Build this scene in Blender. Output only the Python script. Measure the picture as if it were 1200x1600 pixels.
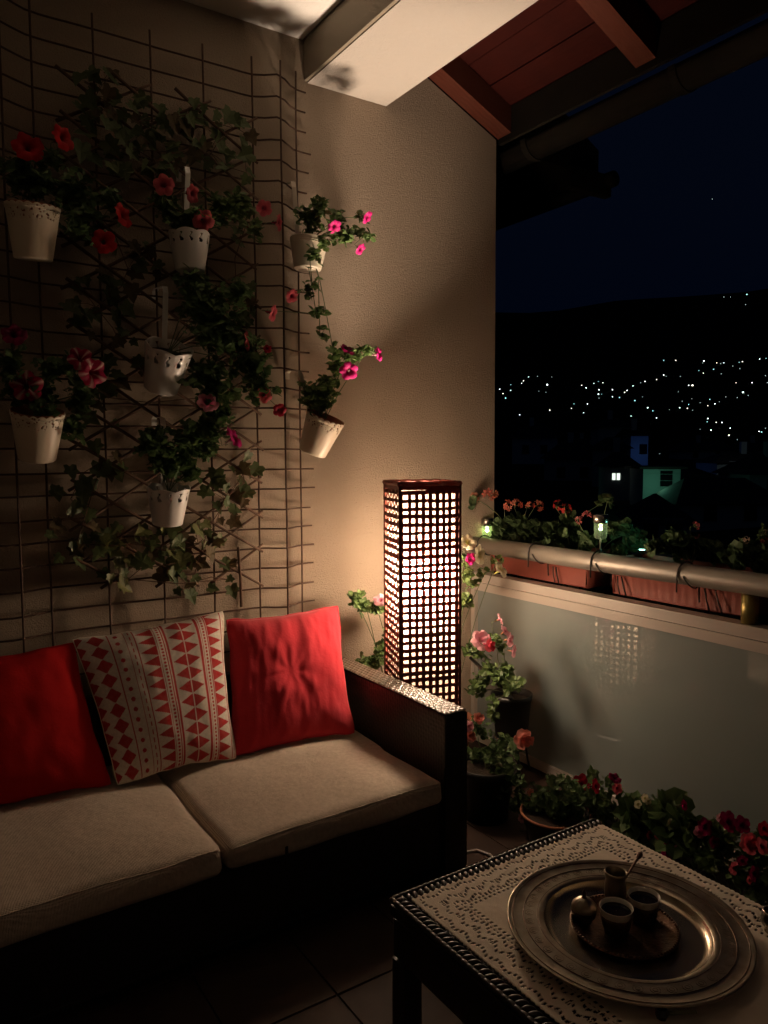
import bpy, math, random
from mathutils import Vector, Matrix, noise
SC = bpy.context.scene
for o in list(bpy.data.objects): bpy.data.objects.remove(o)
random.seed(7)
R = math.radians
PI = math.pi
rnd = random.random
def ru(a, b): return a + (b - a) * random.random()

# ------------------------------------------------------------------ camera
FOC, PITCH, YAW, ROLL = 1190.0, R(4.3), R(33.3), R(-.29)
CAM = Vector((0, 0, 1.45))
cF = Vector((math.sin(YAW) * math.cos(PITCH), math.cos(YAW) * math.cos(PITCH), -math.sin(PITCH)))
cR = Vector((math.cos(YAW), -math.sin(YAW), 0))
cU = cR.cross(cF)
cR, cU = cR * math.cos(ROLL) + cU * math.sin(ROLL), cU * math.cos(ROLL) - cR * math.sin(ROLL)
cam = bpy.data.cameras.new('camera')
camo = bpy.data.objects.new('camera', cam)
SC.collection.objects.link(camo)
camo.matrix_world = Matrix(((cR.x, cU.x, -cF.x, CAM.x), (cR.y, cU.y, -cF.y, CAM.y), (cR.z, cU.z, -cF.z, CAM.z), (0, 0, 0, 1)))
cam.sensor_fit = 'VERTICAL'
cam.sensor_height = 24.0
cam.lens = FOC / 1600 * 24.0
cam.clip_start = .05
cam.clip_end = 9000
SC.camera = camo

# ------------------------------------------------------------------ night sky
W = bpy.data.worlds.new('World')
SC.world = W
W.use_nodes = True
wn = W.node_tree
wn.nodes.clear()
sky = wn.nodes.new('ShaderNodeTexSky')
sky.sky_type = 'NISHITA'
sky.sun_disc = False
sky.sun_elevation = R(-4)
sky.sun_rotation = R(230)
mixw = wn.nodes.new('ShaderNodeMix')
mixw.data_type = 'RGBA'
mixw.inputs[0].default_value = .75
mixw.inputs[7].default_value = (.002, .011, .040, 1)
bgw = wn.nodes.new('ShaderNodeBackground')
bgw.inputs[1].default_value = .10
outw = wn.nodes.new('ShaderNodeOutputWorld')
wn.links.new(sky.outputs[0], mixw.inputs[6])
wn.links.new(mixw.outputs[2], bgw.inputs[0])
wn.links.new(bgw.outputs[0], outw.inputs[0])

SC.view_settings.view_transform = 'Standard'
SC.view_settings.look = 'None'
SC.view_settings.exposure = .58
SC.view_settings.gamma = 1
SC.view_settings.use_curve_mapping = False
SC.render.engine = 'CYCLES'
SC.cycles.max_bounces = 8
SC.cycles.diffuse_bounces = 5
SC.cycles.transparent_max_bounces = 12
SC.cycles.sample_clamp_indirect = 4
SC.cycles.use_denoising = True

LAMP_POWER = 740.0      # radiance of the bulb's glass

# ------------------------------------------------------------------ helpers
COL = SC.collection
def ray(u, v): return cF * FOC + cR * (u - 600) - cU * (v - 800)
def hit(u, v, ax, val):
    d = ray(u, v)
    return CAM + d * ((val - CAM[ax]) / d[ax])
def hx(u, v, X): return hit(u, v, 0, X)
def hy(u, v, Y): return hit(u, v, 1, Y)
def hz(u, v, Z): return hit(u, v, 2, Z)
def at_depth(u, v, dep): return CAM + ray(u, v) * (dep / FOC)
def pix(p):
    d = Vector(p) - CAM
    z = d.dot(cF)
    return 600 + FOC * d.dot(cR) / z, 800 - FOC * d.dot(cU) / z, z

class MB:
    def __init__(s): s.v, s.f, s.c, s.uv = [], [], None, None
    def add(s, vs, fs):
        n = len(s.v)
        s.v.extend([tuple(p) for p in vs])
        s.f.extend([tuple(i + n for i in f) for f in fs])
    def box(s, a, b):
        x0, y0, z0 = a
        x1, y1, z1 = b
        s.add([(x0, y0, z0), (x1, y0, z0), (x1, y1, z0), (x0, y1, z0), (x0, y0, z1), (x1, y0, z1), (x1, y1, z1), (x0, y1, z1)],
              [(3, 2, 1, 0), (4, 5, 6, 7), (0, 1, 5, 4), (1, 2, 6, 5), (2, 3, 7, 6), (3, 0, 4, 7)])
        return s
    def obox(s, o, ax, ay, az):
        # box from corner o along three edge vectors
        o, ax, ay, az = Vector(o), Vector(ax), Vector(ay), Vector(az)
        s.add([o, o + ax, o + ax + ay, o + ay, o + az, o + ax + az, o + ax + ay + az, o + ay + az],
              [(3, 2, 1, 0), (4, 5, 6, 7), (0, 1, 5, 4), (1, 2, 6, 5), (2, 3, 7, 6), (3, 0, 4, 7)])
        return s
    def prism(s, pts, d):
        n = len(pts)
        d = Vector(d)
        s.add([Vector(p) for p in pts] + [Vector(p) + d for p in pts],
              [tuple(range(n))[::-1], tuple(range(n, 2 * n))] + [(i, (i + 1) % n, n + (i + 1) % n, n + i) for i in range(n)])
        return s
    def tube(s, pts, r, n=8, cap=True, closed=False):
        pts = [Vector(p) for p in pts]
        m = len(pts)
        rr = r if isinstance(r, (list, tuple)) else [r] * m
        vs, fs = [], []
        up = Vector((.13, .21, .97))
        pn = None
        for i, p in enumerate(pts):
            a = pts[(i - 1) % m] if closed else pts[max(i - 1, 0)]
            b = pts[(i + 1) % m] if closed else pts[min(i + 1, m - 1)]
            t = (b - a).normalized() if (b - a).length > 1e-9 else Vector((0, 0, 1))
            if pn is None:
                pn = t.cross(up)
                if pn.length < .05: pn = t.cross(Vector((1, 0, 0)))
            pn = (pn - t * pn.dot(t)).normalized()
            bn = t.cross(pn)
            for k in range(n):
                a_ = 2 * PI * k / n
                vs.append(p + (pn * math.cos(a_) + bn * math.sin(a_)) * rr[i])
        for i in range(m if closed else m - 1):
            j = (i + 1) % m
            for k in range(n):
                fs.append((i * n + k, i * n + (k + 1) % n, j * n + (k + 1) % n, j * n + k))
        if cap and not closed:
            fs.append(tuple(range(n))[::-1])
            fs.append(tuple((m - 1) * n + k for k in range(n)))
        s.add(vs, fs)
        return s
    def strip(s, pts, nrm, w, t):
        # flat bar of width w, thickness t following pts; nrm = list of surface normals
        m = len(pts)
        vs, fs = [], []
        for i in range(m):
            p = Vector(pts[i])
            a, b = Vector(pts[max(i - 1, 0)]), Vector(pts[min(i + 1, m - 1)])
            T = (b - a).normalized()
            N = Vector(nrm[i]).normalized()
            B = T.cross(N).normalized()
            for sw, st in ((-1, -1), (1, -1), (1, 1), (-1, 1)):
                vs.append(p + B * (sw * w / 2) + N * (st * t / 2))
        for i in range(m - 1):
            for k in range(4):
                fs.append((i * 4 + k, i * 4 + (k + 1) % 4, (i + 1) * 4 + (k + 1) % 4, (i + 1) * 4 + k))
        fs.append((3, 2, 1, 0))
        fs.append(tuple((m - 1) * 4 + k for k in range(4)))
        s.add(vs, fs)
        return s
    def lathe(s, prof, c, n=32, tilt=None, wob=None):
        c = Vector(c)
        M = tilt or Matrix.Identity(3)
        vs, fs = [], []
        m = len(prof)
        for i, (r, z) in enumerate(prof):
            for k in range(n):
                a = 2 * PI * k / n
                q = r * (1 + (wob(a, z) if wob else 0))
                vs.append(c + M @ Vector((q * math.cos(a), q * math.sin(a), z)))
        for i in range(m - 1):
            for k in range(n):
                fs.append((i * n + k, i * n + (k + 1) % n, (i + 1) * n + (k + 1) % n, (i + 1) * n + k))
        if prof[0][0] > 1e-6: pass
        s.add(vs, fs)
        return s
    def rbox(s, a, b, r, n=10, fn=None):
        a, b = Vector(a), Vector(b)
        c, h = (a + b) / 2, (b - a) / 2
        seen, vs, fs = {}, [], []
        def vid(i, j, k):
            key = (i, j, k)
            if key not in seen:
                p = Vector([(2 * q / n - 1) for q in key])
                # denser samples near the rounded edges
                p = Vector([math.copysign(1 - (1 - abs(q)) ** 1.35 if abs(q) < 1 else 1, q) for q in p])
                w = Vector([p[x] * h[x] for x in range(3)])
                inn = Vector([max(-(h[x] - r), min(h[x] - r, w[x])) for x in range(3)])
                d = w - inn
                q = inn + (d.normalized() * r if d.length > 1e-9 else d)
                q = c + q
                if fn: q = fn(q)
                seen[key] = len(vs)
                vs.append(q)
            return seen[key]
        for ax in range(3):
            for side in (0, n):
                for i in range(n):
                    for j in range(n):
                        q = []
                        for (x, y) in ((i, j), (i + 1, j), (i + 1, j + 1), (i, j + 1)):
                            k = [0, 0, 0]
                            k[ax] = side
                            k[(ax + 1) % 3] = x
                            k[(ax + 2) % 3] = y
                            q.append(vid(*k))
                        if side == 0: q = q[::-1]
                        fs.append(tuple(q))
        s.add(vs, fs)
        return s
    def mesh(s, name, m=None, smooth=False):
        me = bpy.data.meshes.new(name)
        me.from_pydata(s.v, [], s.f)
        if s.c is not None:
            at = me.color_attributes.new('col', 'FLOAT_COLOR', 'POINT')
            flat = []
            for c in s.c: flat.extend((c[0], c[1], c[2], 1.0))
            at.data.foreach_set('color', flat)
        if smooth: me.polygons.foreach_set('use_smooth', [True] * len(me.polygons))
        if m: me.materials.append(m)
        me.update()
        return me

def props(o, label=None, cat=None, group=None, kind=None):
    if label: o['label'] = label
    if cat: o['category'] = cat
    if group: o['group'] = group
    if kind: o['kind'] = kind
    return o
def link(name, me, parent=None, M=None):
    o = bpy.data.objects.new(name, me)
    COL.objects.link(o)
    if M is not None: o.matrix_basis = M
    if parent is not None:
        o.parent = parent
        if parent.type == 'EMPTY': o.matrix_parent_inverse = Matrix.Translation(-parent.location)
    return o
def part(name, mb, m, parent, smooth=False, label=None):
    o = link(name, mb.mesh(name, m, smooth), parent)
    if label: o['label'] = label
    return o
def single(name, mb, m, label, cat, group=None, smooth=False):
    return props(link(name, mb.mesh(name, m, smooth)), label, cat, group)
def thing(name, loc, label, cat, group=None):
    o = bpy.data.objects.new(name, None)
    COL.objects.link(o)
    o.location = loc
    o.empty_display_size = .05
    return props(o, label, cat, group)
def struct(name, mb, m, smooth=False):
    return props(link(name, mb.mesh(name, m, smooth)), kind='structure')
def stuffpart(name, mb, m, parent, smooth=False):
    o = part(name, mb, m, parent, smooth)
    o['kind'] = 'stuff'
    return o

# ------------------------------------------------------------------ materials
def mat(name, col, rough=.6, metal=0, bump=None, vary=None, spec=.5, coat=0, trans=0, vcol=False, emit=None, estr=0, coords='Object', sheen=0):
    """bump: list of (kind, scale, strength, dist); vary: (scale, amount, second colour)"""
    m = bpy.data.materials.new(name)
    m.use_nodes = True
    nt = m.node_tree
    b = nt.nodes['Principled BSDF']
    b.inputs['Base Color'].default_value = (*col, 1)
    b.inputs['Roughness'].default_value = rough
    b.inputs['Metallic'].default_value = metal
    b.inputs['Specular IOR Level'].default_value = spec
    b.inputs['Coat Weight'].default_value = coat
    b.inputs['Coat Roughness'].default_value = .04
    if sheen: b.inputs['Sheen Weight'].default_value = sheen
    tc = nt.nodes.new('ShaderNodeTexCoord')
    src = None
    if vcol:
        a = nt.nodes.new('ShaderNodeAttribute')
        a.attribute_name = 'col'
        src = a.outputs['Color']
    if vary:
        nz = nt.nodes.new('ShaderNodeTexNoise')
        nz.inputs['Scale'].default_value = vary[0]
        nz.inputs['Detail'].default_value = 6
        nt.links.new(tc.outputs[coords], nz.inputs['Vector'])
        mr = nt.nodes.new('ShaderNodeMapRange')
        mr.inputs[1].default_value = .35
        mr.inputs[2].default_value = .68
        mr.inputs[4].default_value = vary[1]
        nt.links.new(nz.outputs[0], mr.inputs[0])
        mx = nt.nodes.new('ShaderNodeMix')
        mx.data_type = 'RGBA'
        nt.links.new(mr.outputs[0], mx.inputs[0])
        mx.inputs[6].default_value = (*col, 1)
        if src: nt.links.new(src, mx.inputs[6])
        mx.inputs[7].default_value = (*vary[2], 1)
        src = mx.outputs[2]
    if src: nt.links.new(src, b.inputs['Base Color'])
    prev = None
    for kind, sc, st, di in (bump or []):
        if kind == 'voronoi':
            t = nt.nodes.new('ShaderNodeTexVoronoi')
            t.inputs['Scale'].default_value = sc
            o = t.outputs['Distance']
        elif kind == 'weave':
            mp = nt.nodes.new('ShaderNodeTexBrick')
            mp.inputs['Scale'].default_value = sc
            mp.inputs['Mortar Size'].default_value = .06
            mp.inputs['Color1'].default_value = (1, 1, 1, 1)
            mp.inputs['Color2'].default_value = (.7, .7, .7, 1)
            mp.inputs['Mortar'].default_value = (0, 0, 0, 1)
            t, o = mp, mp.outputs['Color']
        elif kind in ('wavex', 'wavey', 'wavez'):
            t = nt.nodes.new('ShaderNodeTexWave')
            t.bands_direction = kind[-1].upper()
            t.inputs['Scale'].default_value = sc
            t.inputs['Distortion'].default_value = 2.5
            t.inputs['Detail'].default_value = 3
            o = t.outputs['Fac']
        else:
            t = nt.nodes.new('ShaderNodeTexNoise')
            t.inputs['Scale'].default_value = sc
            t.inputs['Detail'].default_value = 8
            t.inputs['Roughness'].default_value = .65
            o = t.outputs[0]
        nt.links.new(tc.outputs[coords], t.inputs['Vector'])
        bp = nt.nodes.new('ShaderNodeBump')
        bp.inputs['Strength'].default_value = st
        bp.inputs['Distance'].default_value = di
        nt.links.new(o, bp.inputs['Height'])
        if prev: nt.links.new(prev, bp.inputs['Normal'])
        prev = bp.outputs[0]
    if prev: nt.links.new(prev, b.inputs['Normal'])
    if emit:
        b.inputs['Emission Color'].default_value = (*emit, 1)
        b.inputs['Emission Strength'].default_value = estr
    if trans:
        tr = nt.nodes.new('ShaderNodeBsdfTranslucent')
        tr.inputs[0].default_value = (*col, 1)
        if src: nt.links.new(src, tr.inputs[0])
        mx = nt.nodes.new('ShaderNodeMixShader')
        mx.inputs[0].default_value = trans
        out = nt.nodes['Material Output']
        nt.links.new(b.outputs[0], mx.inputs[1])
        nt.links.new(tr.outputs[0], mx.inputs[2])
        nt.links.new(mx.outputs[0], out.inputs[0])
    return m

M = {}
M['stucco'] = mat('stucco', (.40, .315, .235), .92, bump=[('noise', 210, 1.0, .011), ('noise', 80, .5, .010), ('noise', 6, .2, .02)], vary=(3, .35, (.37, .285, .205)), spec=.15)
M['plaster'] = mat('white_plaster', (.42, .38, .335), .9, bump=[('noise', 150, .5, .005), ('noise', 34, .6, .010)], vary=(14, .35, (.43, .38, .325)), spec=.2)
M['plaster2'] = mat('white_room_plaster', (.80, .77, .72), .9, bump=[('noise', 150, .35, .004), ('noise', 30, .35, .006)], spec=.2)
M['beamwood'] = mat('beam_side_paint', (.22, .18, .13), .8, bump=[('noise', 60, .3, .004)])
M['wood_red'] = mat('red_stained_wood', (.030, .0048, .0032), .8, spec=.06, bump=[('wavex', 9, .25, .004), ('noise', 90, .2, .002)], vary=(8, .6, (.022, .004, .003)))
M['rafter'] = mat('rafter_wood', (.066, .0165, .009), .8, spec=.1, bump=[('wavey', 12, .3, .004), ('noise', 60, .2, .002)], vary=(10, .7, (.07, .022, .013)))
M['gutter'] = mat('dark_gutter_metal', (.008, .007, .005), .7, spec=.12, metal=0, vary=(9, .5, (.016, .012, .008)))
M['wire'] = mat('rusty_wire', (.055, .025, .014), .7, metal=.2, vary=(60, .6, (.10, .045, .02)))
M['stick'] = mat('willow_stick', (.11, .055, .028), .8, bump=[('noise', 120, .4, .002)], vary=(50, .6, (.055, .03, .018)))
M['ivy'] = mat('ivy_leaf', (.10, .15, .06), .5, trans=.38, vary=(35, .6, (.11, .095, .042)), spec=.35)
M['ivy2'] = mat('ivy_leaf_brownish', (.13, .09, .042), .55, trans=.35, vary=(35, .6, (.035, .04, .016)), spec=.35)
M['ivyv'] = mat('ivy_leaf_variegated', (.20, .20, .07), .5, trans=.22, vary=(70, .9, (.05, .08, .025)), spec=.4)
M['leaf'] = mat('petunia_leaf', (.13, .20, .06), .5, trans=.25, vary=(40, .7, (.03, .065, .018)), spec=.4)
M['leafd'] = mat('petunia_leaf_dark', (.10, .165, .055), .55, trans=.2, vary=(40, .7, (.05, .09, .03)), spec=.35)
M['leafl'] = mat('petunia_leaf_light', (.15, .20, .06), .5, trans=.3, vary=(40, .7, (.08, .13, .04)), spec=.4)
M['leafg'] = mat('geranium_leaf', (.09, .14, .06), .6, trans=.3, vary=(40, .7, (.05, .085, .035)), spec=.3)
M['dryleaf'] = mat('dry_leaf', (.10, .05, .03), .8, trans=.2)
M['stem'] = mat('green_stem', (.08, .11, .04), .6)
M['petal'] = mat('petal', (.5, .1, .1), .55, trans=.35, vcol=True, spec=.25)
M['potw'] = mat('white_enamel', (.82, .79, .74), .35, vary=(14, .3, (.74, .71, .66)), coat=.2)
M['potc'] = mat('cream_enamel', (.80, .70, .54), .4, vary=(14, .3, (.70, .60, .45)), coat=.2)
M['strapw'] = mat('cream_strap', (.55, .48, .38), .45)
M['soil'] = mat('soil', (.03, .018, .010), .95, bump=[('noise', 90, .8, .01)])
M['terra'] = mat('terracotta_rim', (.33, .12, .06), .8)
M['planter'] = mat('terracotta_plastic', (.20, .046, .03), .55, vary=(7, .4, (.28, .065, .04)))
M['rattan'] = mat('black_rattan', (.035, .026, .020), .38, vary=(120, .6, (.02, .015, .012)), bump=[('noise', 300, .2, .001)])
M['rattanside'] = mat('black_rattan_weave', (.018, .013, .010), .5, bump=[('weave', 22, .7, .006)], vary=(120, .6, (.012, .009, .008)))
M['weave_lit'] = mat('lit_arm_top_rattan', (.13, .098, .07), .30, vary=(90, .7, (.07, .05, .035)), bump=[('noise', 300, .2, .001)])  # arm top highlights put into the colour, lighter than the other rattan
M['linen'] = mat('beige_linen', (.64, .54, .43), .95, bump=[('wavex', 95, .5, .0016), ('wavey', 95, .5, .0016), ('noise', 260, .3, .001), ('noise', 8, .35, .02)], vary=(70, .7, (.50, .41, .31)), spec=.1, sheen=.1)
M['red'] = mat('red_cotton', (.52, .028, .042), .9, bump=[('noise', 260, .25, .0012), ('noise', 7, .3, .02)], vary=(5, .35, (.45, .018, .028)), spec=.12, sheen=.15)
M['dred'] = mat('dark_red_cotton', (.48, .012, .012), .9, bump=[('noise', 260, .25, .0012), ('noise', 7, .3, .02)], spec=.1)
M['print'] = mat('printed_cotton', (.6, .5, .4), .92, vcol=True, bump=[('noise', 260, .25, .0012)], vary=(60, .15, (.4, .3, .25)), spec=.1)
M['lampweave'] = mat('lamp_wicker', (.16, .030, .016), .6, trans=.22, vary=(60, .6, (.09, .018, .010)))
M['silver'] = mat('anodised_tube', (.30, .28, .24), .5, metal=.6, vary=(7, .5, (.42, .36, .29)), bump=[('noise', 5, .05, .01)])
M['alu'] = mat('painted_frame', (.37, .325, .275), .45, metal=.1, vary=(5, .3, (.38, .33, .275)))
M['glass'] = mat('frosted_panel', (.185, .215, .20), .62, vary=(3, .4, (.165, .195, .182)), coat=1, spec=.3)
M['brass'] = mat('brass_post', (.42, .34, .12), .35, metal=.8)
M['blackwire'] = mat('black_wire', (.012, .010, .009), .5)
M['blackpot'] = mat('black_pot', (.010, .009, .008), .45)
M['lace'] = mat('lace_cotton', (.82, .73, .60), .95, bump=[('noise', 420, .5, .0015)], vary=(30, .3, (.68, .58, .44)), spec=.1)
M['bronze'] = mat('engraved_brass', (.40, .345, .26), .34, metal=.9, vary=(34, .75, (.24, .185, .125)), bump=[('noise', 150, .35, .001), ('voronoi', 60, .3, .0012)])
M['bronzes'] = mat('polished_brass', (.44, .38, .29), .26, metal=.9, vary=(20, .5, (.32, .23, .12)), bump=[('noise', 80, .08, .001)])
M['copper'] = mat('dark_copper', (.16, .085, .05), .38, metal=.85, vary=(60, .8, (.05, .03, .02)), bump=[('voronoi', 160, .6, .0015)])
M['china'] = mat('white_china', (.62, .58, .52), .2, coat=.4)
M['coffee'] = mat('coffee', (.012, .006, .004), .15)
M['floor'] = mat('floor_tile', (.045, .026, .018), .7, spec=.2, vary=(12, .6, (.028, .016, .011)), bump=[('noise', 60, .15, .002)])
M['grout'] = mat('grout', (.03, .022, .017), .9)
M['hill'] = mat('dark_hillside', (.020, .026, .018), 1, vary=(.02, .8, (.03, .03, .025)), spec=0)
M['cord'] = mat('white_cord', (.4, .36, .32), .5)
M['wallb'] = mat('render_wall', (.42, .44, .46), .9, vary=(.5, .3, (.34, .36, .38)))
M['wallg'] = mat('pale_render', (.50, .52, .48), .9, vary=(.5, .3, (.4, .42, .4)))
M['roofd'] = mat('dark_roof_tile', (.05, .03, .025), .9, bump=[('wavex', 3, .4, .05)])
M['winframe'] = mat('window_frame', (.45, .45, .42), .6)
M['winpane'] = mat('dark_pane', (.01, .012, .014), .1)
M['shirt'] = mat('steel', (.45, .42, .38), .25, metal=1)
def emis(name, col, st, sample=False):
    m = mat(name, (0, 0, 0), .6, emit=col, estr=st)
    if not sample: m.cycles.emission_sampling = 'NONE'
    return m
M['bulb'] = emis('bulb_glow', (1.0, .76, .565), LAMP_POWER, True)
# inner paper liner of the lamp: passes part of the light straight, scatters the rest
m = bpy.data.materials.new('lamp_liner')
m.use_nodes = True
nt = m.node_tree
nt.nodes.clear()
t1 = nt.nodes.new('ShaderNodeBsdfTranslucent'); t1.inputs[0].default_value = (.52, .44, .34, 1)
t2 = nt.nodes.new('ShaderNodeBsdfTransparent'); t2.inputs[0].default_value = (1, .95, .88, 1)
t3 = nt.nodes.new('ShaderNodeBsdfDiffuse'); t3.inputs[0].default_value = (.62, .54, .44, 1)
x1 = nt.nodes.new('ShaderNodeMixShader'); x1.inputs[0].default_value = .62
x2 = nt.nodes.new('ShaderNodeMixShader'); x2.inputs[0].default_value = .38
oo = nt.nodes.new('ShaderNodeOutputMaterial')
nt.links.new(t1.outputs[0], x1.inputs[1]); nt.links.new(t3.outputs[0], x1.inputs[2])
nt.links.new(x1.outputs[0], x2.inputs[1]); nt.links.new(t2.outputs[0], x2.inputs[2])
nt.links.new(x2.outputs[0], oo.inputs[0])
M['liner'] = m
M['glass'].node_tree.nodes['Principled BSDF'].inputs['Coat IOR'].default_value = 1.85
_nt = M['glass'].node_tree
_nt.nodes['Principled BSDF'].inputs['Coat Weight'].default_value = 0
_g = _nt.nodes.new('ShaderNodeBsdfGlossy')
_g.inputs['Roughness'].default_value = .03
_g.inputs['Color'].default_value = (.95, .95, .95, 1)
_m = _nt.nodes.new('ShaderNodeMixShader')
_f = _nt.nodes.new('ShaderNodeFresnel')
_f.inputs['IOR'].default_value = 2.1
_nt.links.new(_f.outputs[0], _m.inputs[0])
_nt.links.new(_nt.nodes['Principled BSDF'].outputs[0], _m.inputs[1])
_nt.links.new(_g.outputs[0], _m.inputs[2])
_nt.links.new(_m.outputs[0], _nt.nodes['Material Output'].inputs['Surface'])
# clear glass of the solar lights
m = mat('clear_ribbed_glass', (.7, .8, .6), .1, trans=0)
b = m.node_tree.nodes['Principled BSDF']
b.inputs['Transmission Weight'].default_value = .9
b.inputs['IOR'].default_value = 1.2
M['clear'] = m

# ------------------------------------------------------------------ SETTING: floor, walls, ceiling, roof
YW = 2.90           # the stucco end wall
XR = 2.44           # the railing plane
fl = MB().box((-2.6, -2.0, -.03), (2.46, YW, -.004))
floor = struct('floor', fl, M['grout'])
tm = MB().rbox((0, 0, -.01), (.296, .296, .004), .003, 2).mesh('tile', M['floor'])
for i in range(9):
    for j in range(10):
        x, y = 2.16 - i * .3, 2.6 - j * .3
        if x < .0: continue
        o = link('tile', tm, floor, Matrix.Translation((x, y, ru(-.0015, .0005))))
slab = MB().box((-2.6, -2.0, -.25), (2.56, 3.15, -.03))
struct('balcony_slab', slab, M['plaster'])

sl = .44
w = MB().prism([(-2.6, YW, -.03), (2.57, YW, -.03), (2.57, YW, 2.975), (2.14, YW, 3.165), (1.93, YW, 3.257), (-2.6, YW, 3.257)], (0, .25, 0))
single('stucco_wall', w, M['stucco'], 'rough beige stucco wall behind the sofa, lamp and hanging pots', 'wall')
hw = MB().box((-2.75, -2.15, -.03), (-2.6, YW + .25, 3.3))  # unseen wall, added to bounce lamp light back onto the balcony
single('bounce_wall', hw, M['plaster2'], 'unseen white plastered house wall at the far left end, added to bounce light', 'wall')
single('bounce_wall', MB().box((-2.6, -2.15, -.03), (1.9, -2.0, 3.3)), M['plaster2'], 'unseen white plastered house wall behind the viewer, added to bounce light', 'wall')  # unseen too, added as a bounce surface for front fill
struct('ceiling', MB().box((-2.6, -2.0, 3.145), (1.515, YW - .002, 3.3)), M['plaster2'])
bm = thing('ceiling_beam', (1.72, 1.5, 2.98), 'broad white plastered beam lit from below between ceiling and wooden eaves', 'beam')
part('beam_soffit', MB().box((1.535, -2.0, 2.98), (1.925, YW - .003, 3.3)), M['plaster'], bm)
part('side_board', MB().box((1.519, -2.0, 2.984), (1.533, YW - .004, 3.143)), M['beamwood'], bm)

rf = thing('wooden_eaves', (2.3, 2.0, 3.0), 'red stained wooden eaves with boards and rafters above the railing', 'roof')
def roofz(x): return 2.98 + sl * (2.57 - x)
un = Vector((1, 0, -sl)).normalized()
nn = Vector((sl, 0, 1)).normalized()
for (y0, y1) in ((2.80, 2.895), (1.985, 2.08), (1.15, 1.245), (.3, .395)):
    a = Vector((1.90, y0, roofz(1.90)))
    part('rafter', MB().obox(a, un * .74, (0, y1 - y0, 0), nn * .11), M['rafter'], rf)
k = 0
for i in range(6):
    a = Vector((1.88, -.8, roofz(1.88))) + un * (i * .142) + nn * (.112 + .003 * (i % 2))
    part('board', MB().obox(a, un * (.138 if i < 5 else .09), (0, 3.69, 0), nn * .02), M['wood_red'], rf)
part('fascia_board', MB().obox(Vector((2.575, -.8, roofz(2.575) - .028)), Vector((.02, 0, 0)), (0, 3.69, 0), Vector((0, 0, .15))), M['gutter'], rf)
gt = thing('rain_gutter', (2.69, 1.5, 2.93), 'dark round rain gutter along the outer edge of the wooden eaves', 'gutter')
g = MB()
prof = []
for k in range(13):
    a = PI + PI * k / 12
    prof.append((math.cos(a), math.sin(a)))
pts = [(2.70 + .078 * c, -1, 2.945 + .078 * s) for c, s in prof] + [(2.70 + .072 * c, -1, 2.945 + .072 * s) for c, s in prof[::-1]]
g.prism(pts, (0, 4.1, 0))
part('channel', g, M['gutter'], gt, True)
for yy in (1.93, .9, 2.75):
    part('collar', MB().prism([(2.70 + .083 * c, yy, 2.945 + .083 * s) for c, s in prof] + [(2.70 + .0785 * c, yy, 2.945 + .0785 * s) for c, s in prof[::-1]], (0, .035, 0)), M['gutter'], gt)
# lower eave of the neighbouring part of the house
nb = thing('neighbouring_eave', (3.3, 3.8, 2.9), 'dark eave of the neighbouring roof beyond the end of the wall', 'roof')
part('roof_slab', MB().prism([(2.75, 3.12, 3.06), (3.55, 3.12, 3.05), (3.55, 3.12, 3.20), (2.75, 3.12, 3.62)], (0, 3, 0)), M['gutter'], nb)
part('gutter_pipe', MB().tube([(3.62, 3.06, 3.04), (3.62, 6, 3.04)], .045, 12), M['gutter'], nb, True)
part('eave_bracket', MB().obox((3.3, 3.10, 2.95), (.34, 0, 0), (0, .05, 0), (0, 0, .12)), M['gutter'], nb)

# ------------------------------------------------------------------ terrain and far lights
def lerp_tab(x, tab):
    for (a, b), (c, d) in zip(tab, tab[1:]):
        if x <= c: return b + (d - b) * (x - a) / (c - a)
    return tab[-1][1]
ELEV = [(0, -60), (12, -45), (28, -22), (44, -9.5), (56, -5.1), (70, -3.4), (85, -1.9), (100, -.9), (160, -.2), (260, .6), (380, 1.7), (600, 3.6), (1000, 6.4), (1500, 8.9), (1900, 10.2), (2400, 9.3), (4200, 4.5)]
def ground(x, y):
    d = math.hypot(x, y)
    az = math.degrees(math.atan2(x, y))
    e = lerp_tab(d, ELEV)
    k = 1.0
    if d > 250:
        k = .94 + .12 * math.sin((az - 28) * .05) + .035 * noise.noise(Vector((az * .12, 3.1, 0)))
    z = 1.45 + d * math.tan(R(e * k if e > 0 else e))
    if d < 30: z = min(z, -9.5)
    z = max(z, -11) if d < 60 else z
    if d > 80: z += d * .004 * noise.noise(Vector((x * .006, y * .006, 0)))
    return z
t = MB()
NA = 180
rad = [0, 4, 8, 16, 30, 45, 60, 80, 100, 130, 160, 200, 250, 300, 370, 450, 540, 650, 780, 900, 1050, 1250, 1450, 1650, 1850, 2050, 2300, 2700, 3300, 4200]
vs = []
for r_ in rad:
    for k in range(NA):
        a = 2 * PI * k / NA
        x, y = r_ * math.sin(a), r_ * math.cos(a)
        vs.append((x, y, ground(x, y)))
fs = []
for i in range(len(rad) - 1):
    for k in range(NA):
        fs.append((i * NA + k, i * NA + (k + 1) % NA, (i + 1) * NA + (k + 1) % NA, (i + 1) * NA + k))
t.add(vs, fs)
struct('hillside', t, M['hill'], True)

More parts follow.
